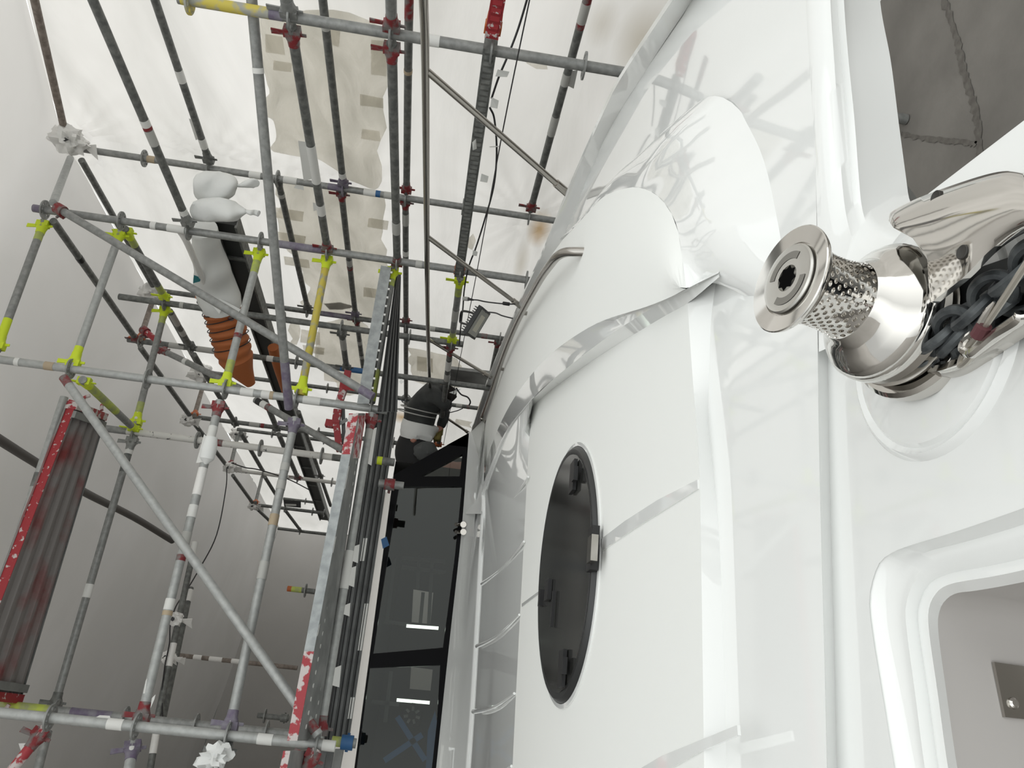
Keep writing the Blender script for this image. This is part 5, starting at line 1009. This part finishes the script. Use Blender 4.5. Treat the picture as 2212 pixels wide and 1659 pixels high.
q = MB(); slab(q, [P(612, 1080, 10), P(650, 1083, 10), P(650, 1097, 10), P(614, 1094, 10)], ray(630, 1085) * .06); q.build('housing', BLK, bl, smooth=False); q = MB(); slab(q, [P(616, 1088, 9.98), P(640, 1089, 9.98), P(640, 1093, 9.98), P(617, 1093, 9.98)], ray(630, 1085) * .005); q.build('diffuser', TAPG, bl, smooth=False)
# rags and tape scraps on the scaffold
rg = MB(); c = P(465, 1636, 3.62); blob(rg, c, (.05, .045, .06), 3.7, .9, 16, 12); tag(rg.build('rag', CLOTH, loc=c), 'white rag tied round the bottom tube left of the walkway', 'rag')
wr = MB(); c = P(451, 968, 4.28); pipe(wr, [P(457, 945, 4.3), P(452, 968, 4.28), P(447, 990, 4.27), P(444, 1003, 4.26)], [.034, .043, .04, .006], 12, 4); tag(wr.build('rag', CLOTH, loc=c), 'white cloth tied round the transom with many tape bands', 'rag')
for pts, lb in ((((315, 1470), (318, 1465), (313, 1498), (309, 1498)), 'thin white tape sliver left of the many-banded transom'), (((336, 1500), (333, 1512), (325, 1530), (328, 1508)), 'yellowed curled tape strip right of the many-banded transom, low down'),
                (((40, 1606), (62, 1605), (55, 1618), (45, 1622)), 'white tape scrap on the red brace at the bottom left'), (((868, 818), (872, 826), (866, 830), (862, 824)), 'bright torn scrap on the walkway edge left of the worker')):
    q = MB(); z = 3.7 if lb.find('worker') < 0 else 4.6; slab(q, [P(x, y, z) for x, y in pts], ray(*pts[0]) * .002); tag(q.build('tape_scrap', TAPE, loc=P(*pts[0], z), smooth=False), lb, 'tape scrap')

# ---------------------------------------------------------------- the worker bent over behind the windscreen
SKIN = mat('skin', (.50, .24, .18), .55); JKT = mat('black_work_jacket', (.022, .024, .024), .75, col2=(.05, .053, .052), noise_scale=5, bump=.5, bscale=14)
JEAN = mat('black_work_trousers', (.016, .016, .017), .8); JGR = mat('grey_trouser_panel', (.09, .095, .095), .85, bump=.5, bscale=20); GLV = mat('mustard_glove', (.22, .18, .05), .8)
DP = 7.4
pe = thing('person', 'worker in black jacket and grey trousers bent forward behind the windscreen', 'person', P(1000, 985, DP))
def skin(name, verts, edges, radii, m_, parent, sub=2):
    me = bpy.data.meshes.new(name); L = np.array(parent['_l']); me.from_pydata([tuple(np.array(v) - L) for v in verts], edges, []); me.materials.append(m_)
    ob = bpy.data.objects.new(name, me); COL.objects.link(ob); ob.parent = parent
    md = ob.modifiers.new('skin', 'SKIN'); md.use_smooth_shade = True
    for i, r in enumerate(radii): me.skin_vertices[0].data[i].radius = r if hasattr(r, '__len__') else (r, r); me.skin_vertices[0].data[i].use_root = (i == 0)
    ob.modifiers.new('sub', 'SUBSURF').levels = sub; ob.modifiers['sub'].render_levels = sub
    return ob
def PP(x, y, dd=0): return P(x, y, DP + dd)
vb = [PP(893, 985), PP(897, 950), PP(905, 900), PP(920, 850), PP(940, 836), PP(958, 845), PP(971, 858), PP(930, 1000, .12), PP(985, 1012, .1), PP(1040, 1000, .12), PP(930, 1000, -.1), PP(985, 1012, -.1), PP(1040, 1000, -.1),
      PP(945, 858, .2), PP(962, 895, .2), PP(948, 930, .12), PP(944, 948, .1), PP(942, 856, -.2), PP(966, 880, -.18), PP(964, 862, .1), PP(966, 852, .15)]
eb = [(0, 1), (1, 2), (2, 3), (3, 4), (4, 5), (5, 6), (0, 7), (7, 8), (8, 9), (0, 10), (10, 11), (11, 12), (3, 13), (13, 14), (14, 15), (15, 16), (3, 17), (17, 18), (18, 19), (19, 20)]
skin('body', vb, eb, [.10, .095, .095, .10, .05, .085, .07, .085, .06, .045, .085, .06, .045, .06, .045, .035, .03, .06, .045, .035, .03], SKIN, pe)
skin('jacket', [PP(902, 925), PP(906, 905), PP(912, 878), PP(920, 852), PP(944, 838), PP(945, 858, .2), PP(962, 895, .2), PP(950, 926, .12), PP(942, 856, -.2), PP(966, 880, -.18), PP(964, 864, .08)],
     [(0, 1), (1, 2), (2, 3), (3, 4), (3, 5), (5, 6), (6, 7), (3, 8), (8, 9), (9, 10)], [(.14, .165), (.145, .165), (.15, .17), (.145, .17), .10, .075, .058, .048, .075, .058, .048], JKT, pe)
q = MB(); pipe(q, [PP(900, 946), PP(902, 936), PP(905, 924), PP(908, 912)], [.172, .182, .18, .165], 22, 4)
for i, v in enumerate(q.v): q.v[i] = tuple(np.array(v) + .03 * noise.noise(Vector(v) * 9) * np.array([1, 1, 1]))
q.build('shirt_hem', CLOTH, pe); q = MB(); blob(q, PP(893, 950, -.15), (.028, .032, .03), 1.0, .1); q.build('bare_back', SKIN, pe)
q = MB(); pipe(q, [PP(901, 944), PP(896, 958), PP(893, 978), PP(903, 1000), PP(945, 1012), PP(1000, 1012), PP(1038, 1002)], [.150, .165, .178, .175, .14, .10, .09], 20, 5); q.build('trousers', JEAN, pe)
q = MB(); blob(q, PP(918, 975, -.12), (.10, .12, .12), 2.2, .2); q.build('grey_trouser_panel', JGR, pe)
skin('glove', [PP(943, 932, .0), PP(944, 942, 0), PP(942, 951, -.02), PP(938, 952, .02), PP(948, 952, .02), PP(950, 938, -.02)], [(0, 1), (1, 2), (1, 3), (1, 4), (0, 5)], [.045, .045, .02, .02, .02, .018], GLV, pe)
for dx in (0, 14):
    q = MB(); c = PP(900 + dx * .55, 893 - dx * .6); a = _n(PP(920, 850) - PP(902, 925)); _, b_2, c_2 = frame(c, c + a); pipe(q, [c + .172 * math.cos(t) * b_2 + .19 * math.sin(t) * c_2 for t in np.linspace(0, 2 * math.pi, 25)], .006, 6, 1); q.build('cord', TAPG, pe)
q = MB(); blob(q, PP(962, 850), (.09, .10, .11), 5.5, .12); q.build('hair', mat('dark_hair', (.02, .015, .012), .7), pe)

for ob in list(S.objects):
    if '_l' in ob: del ob['_l']
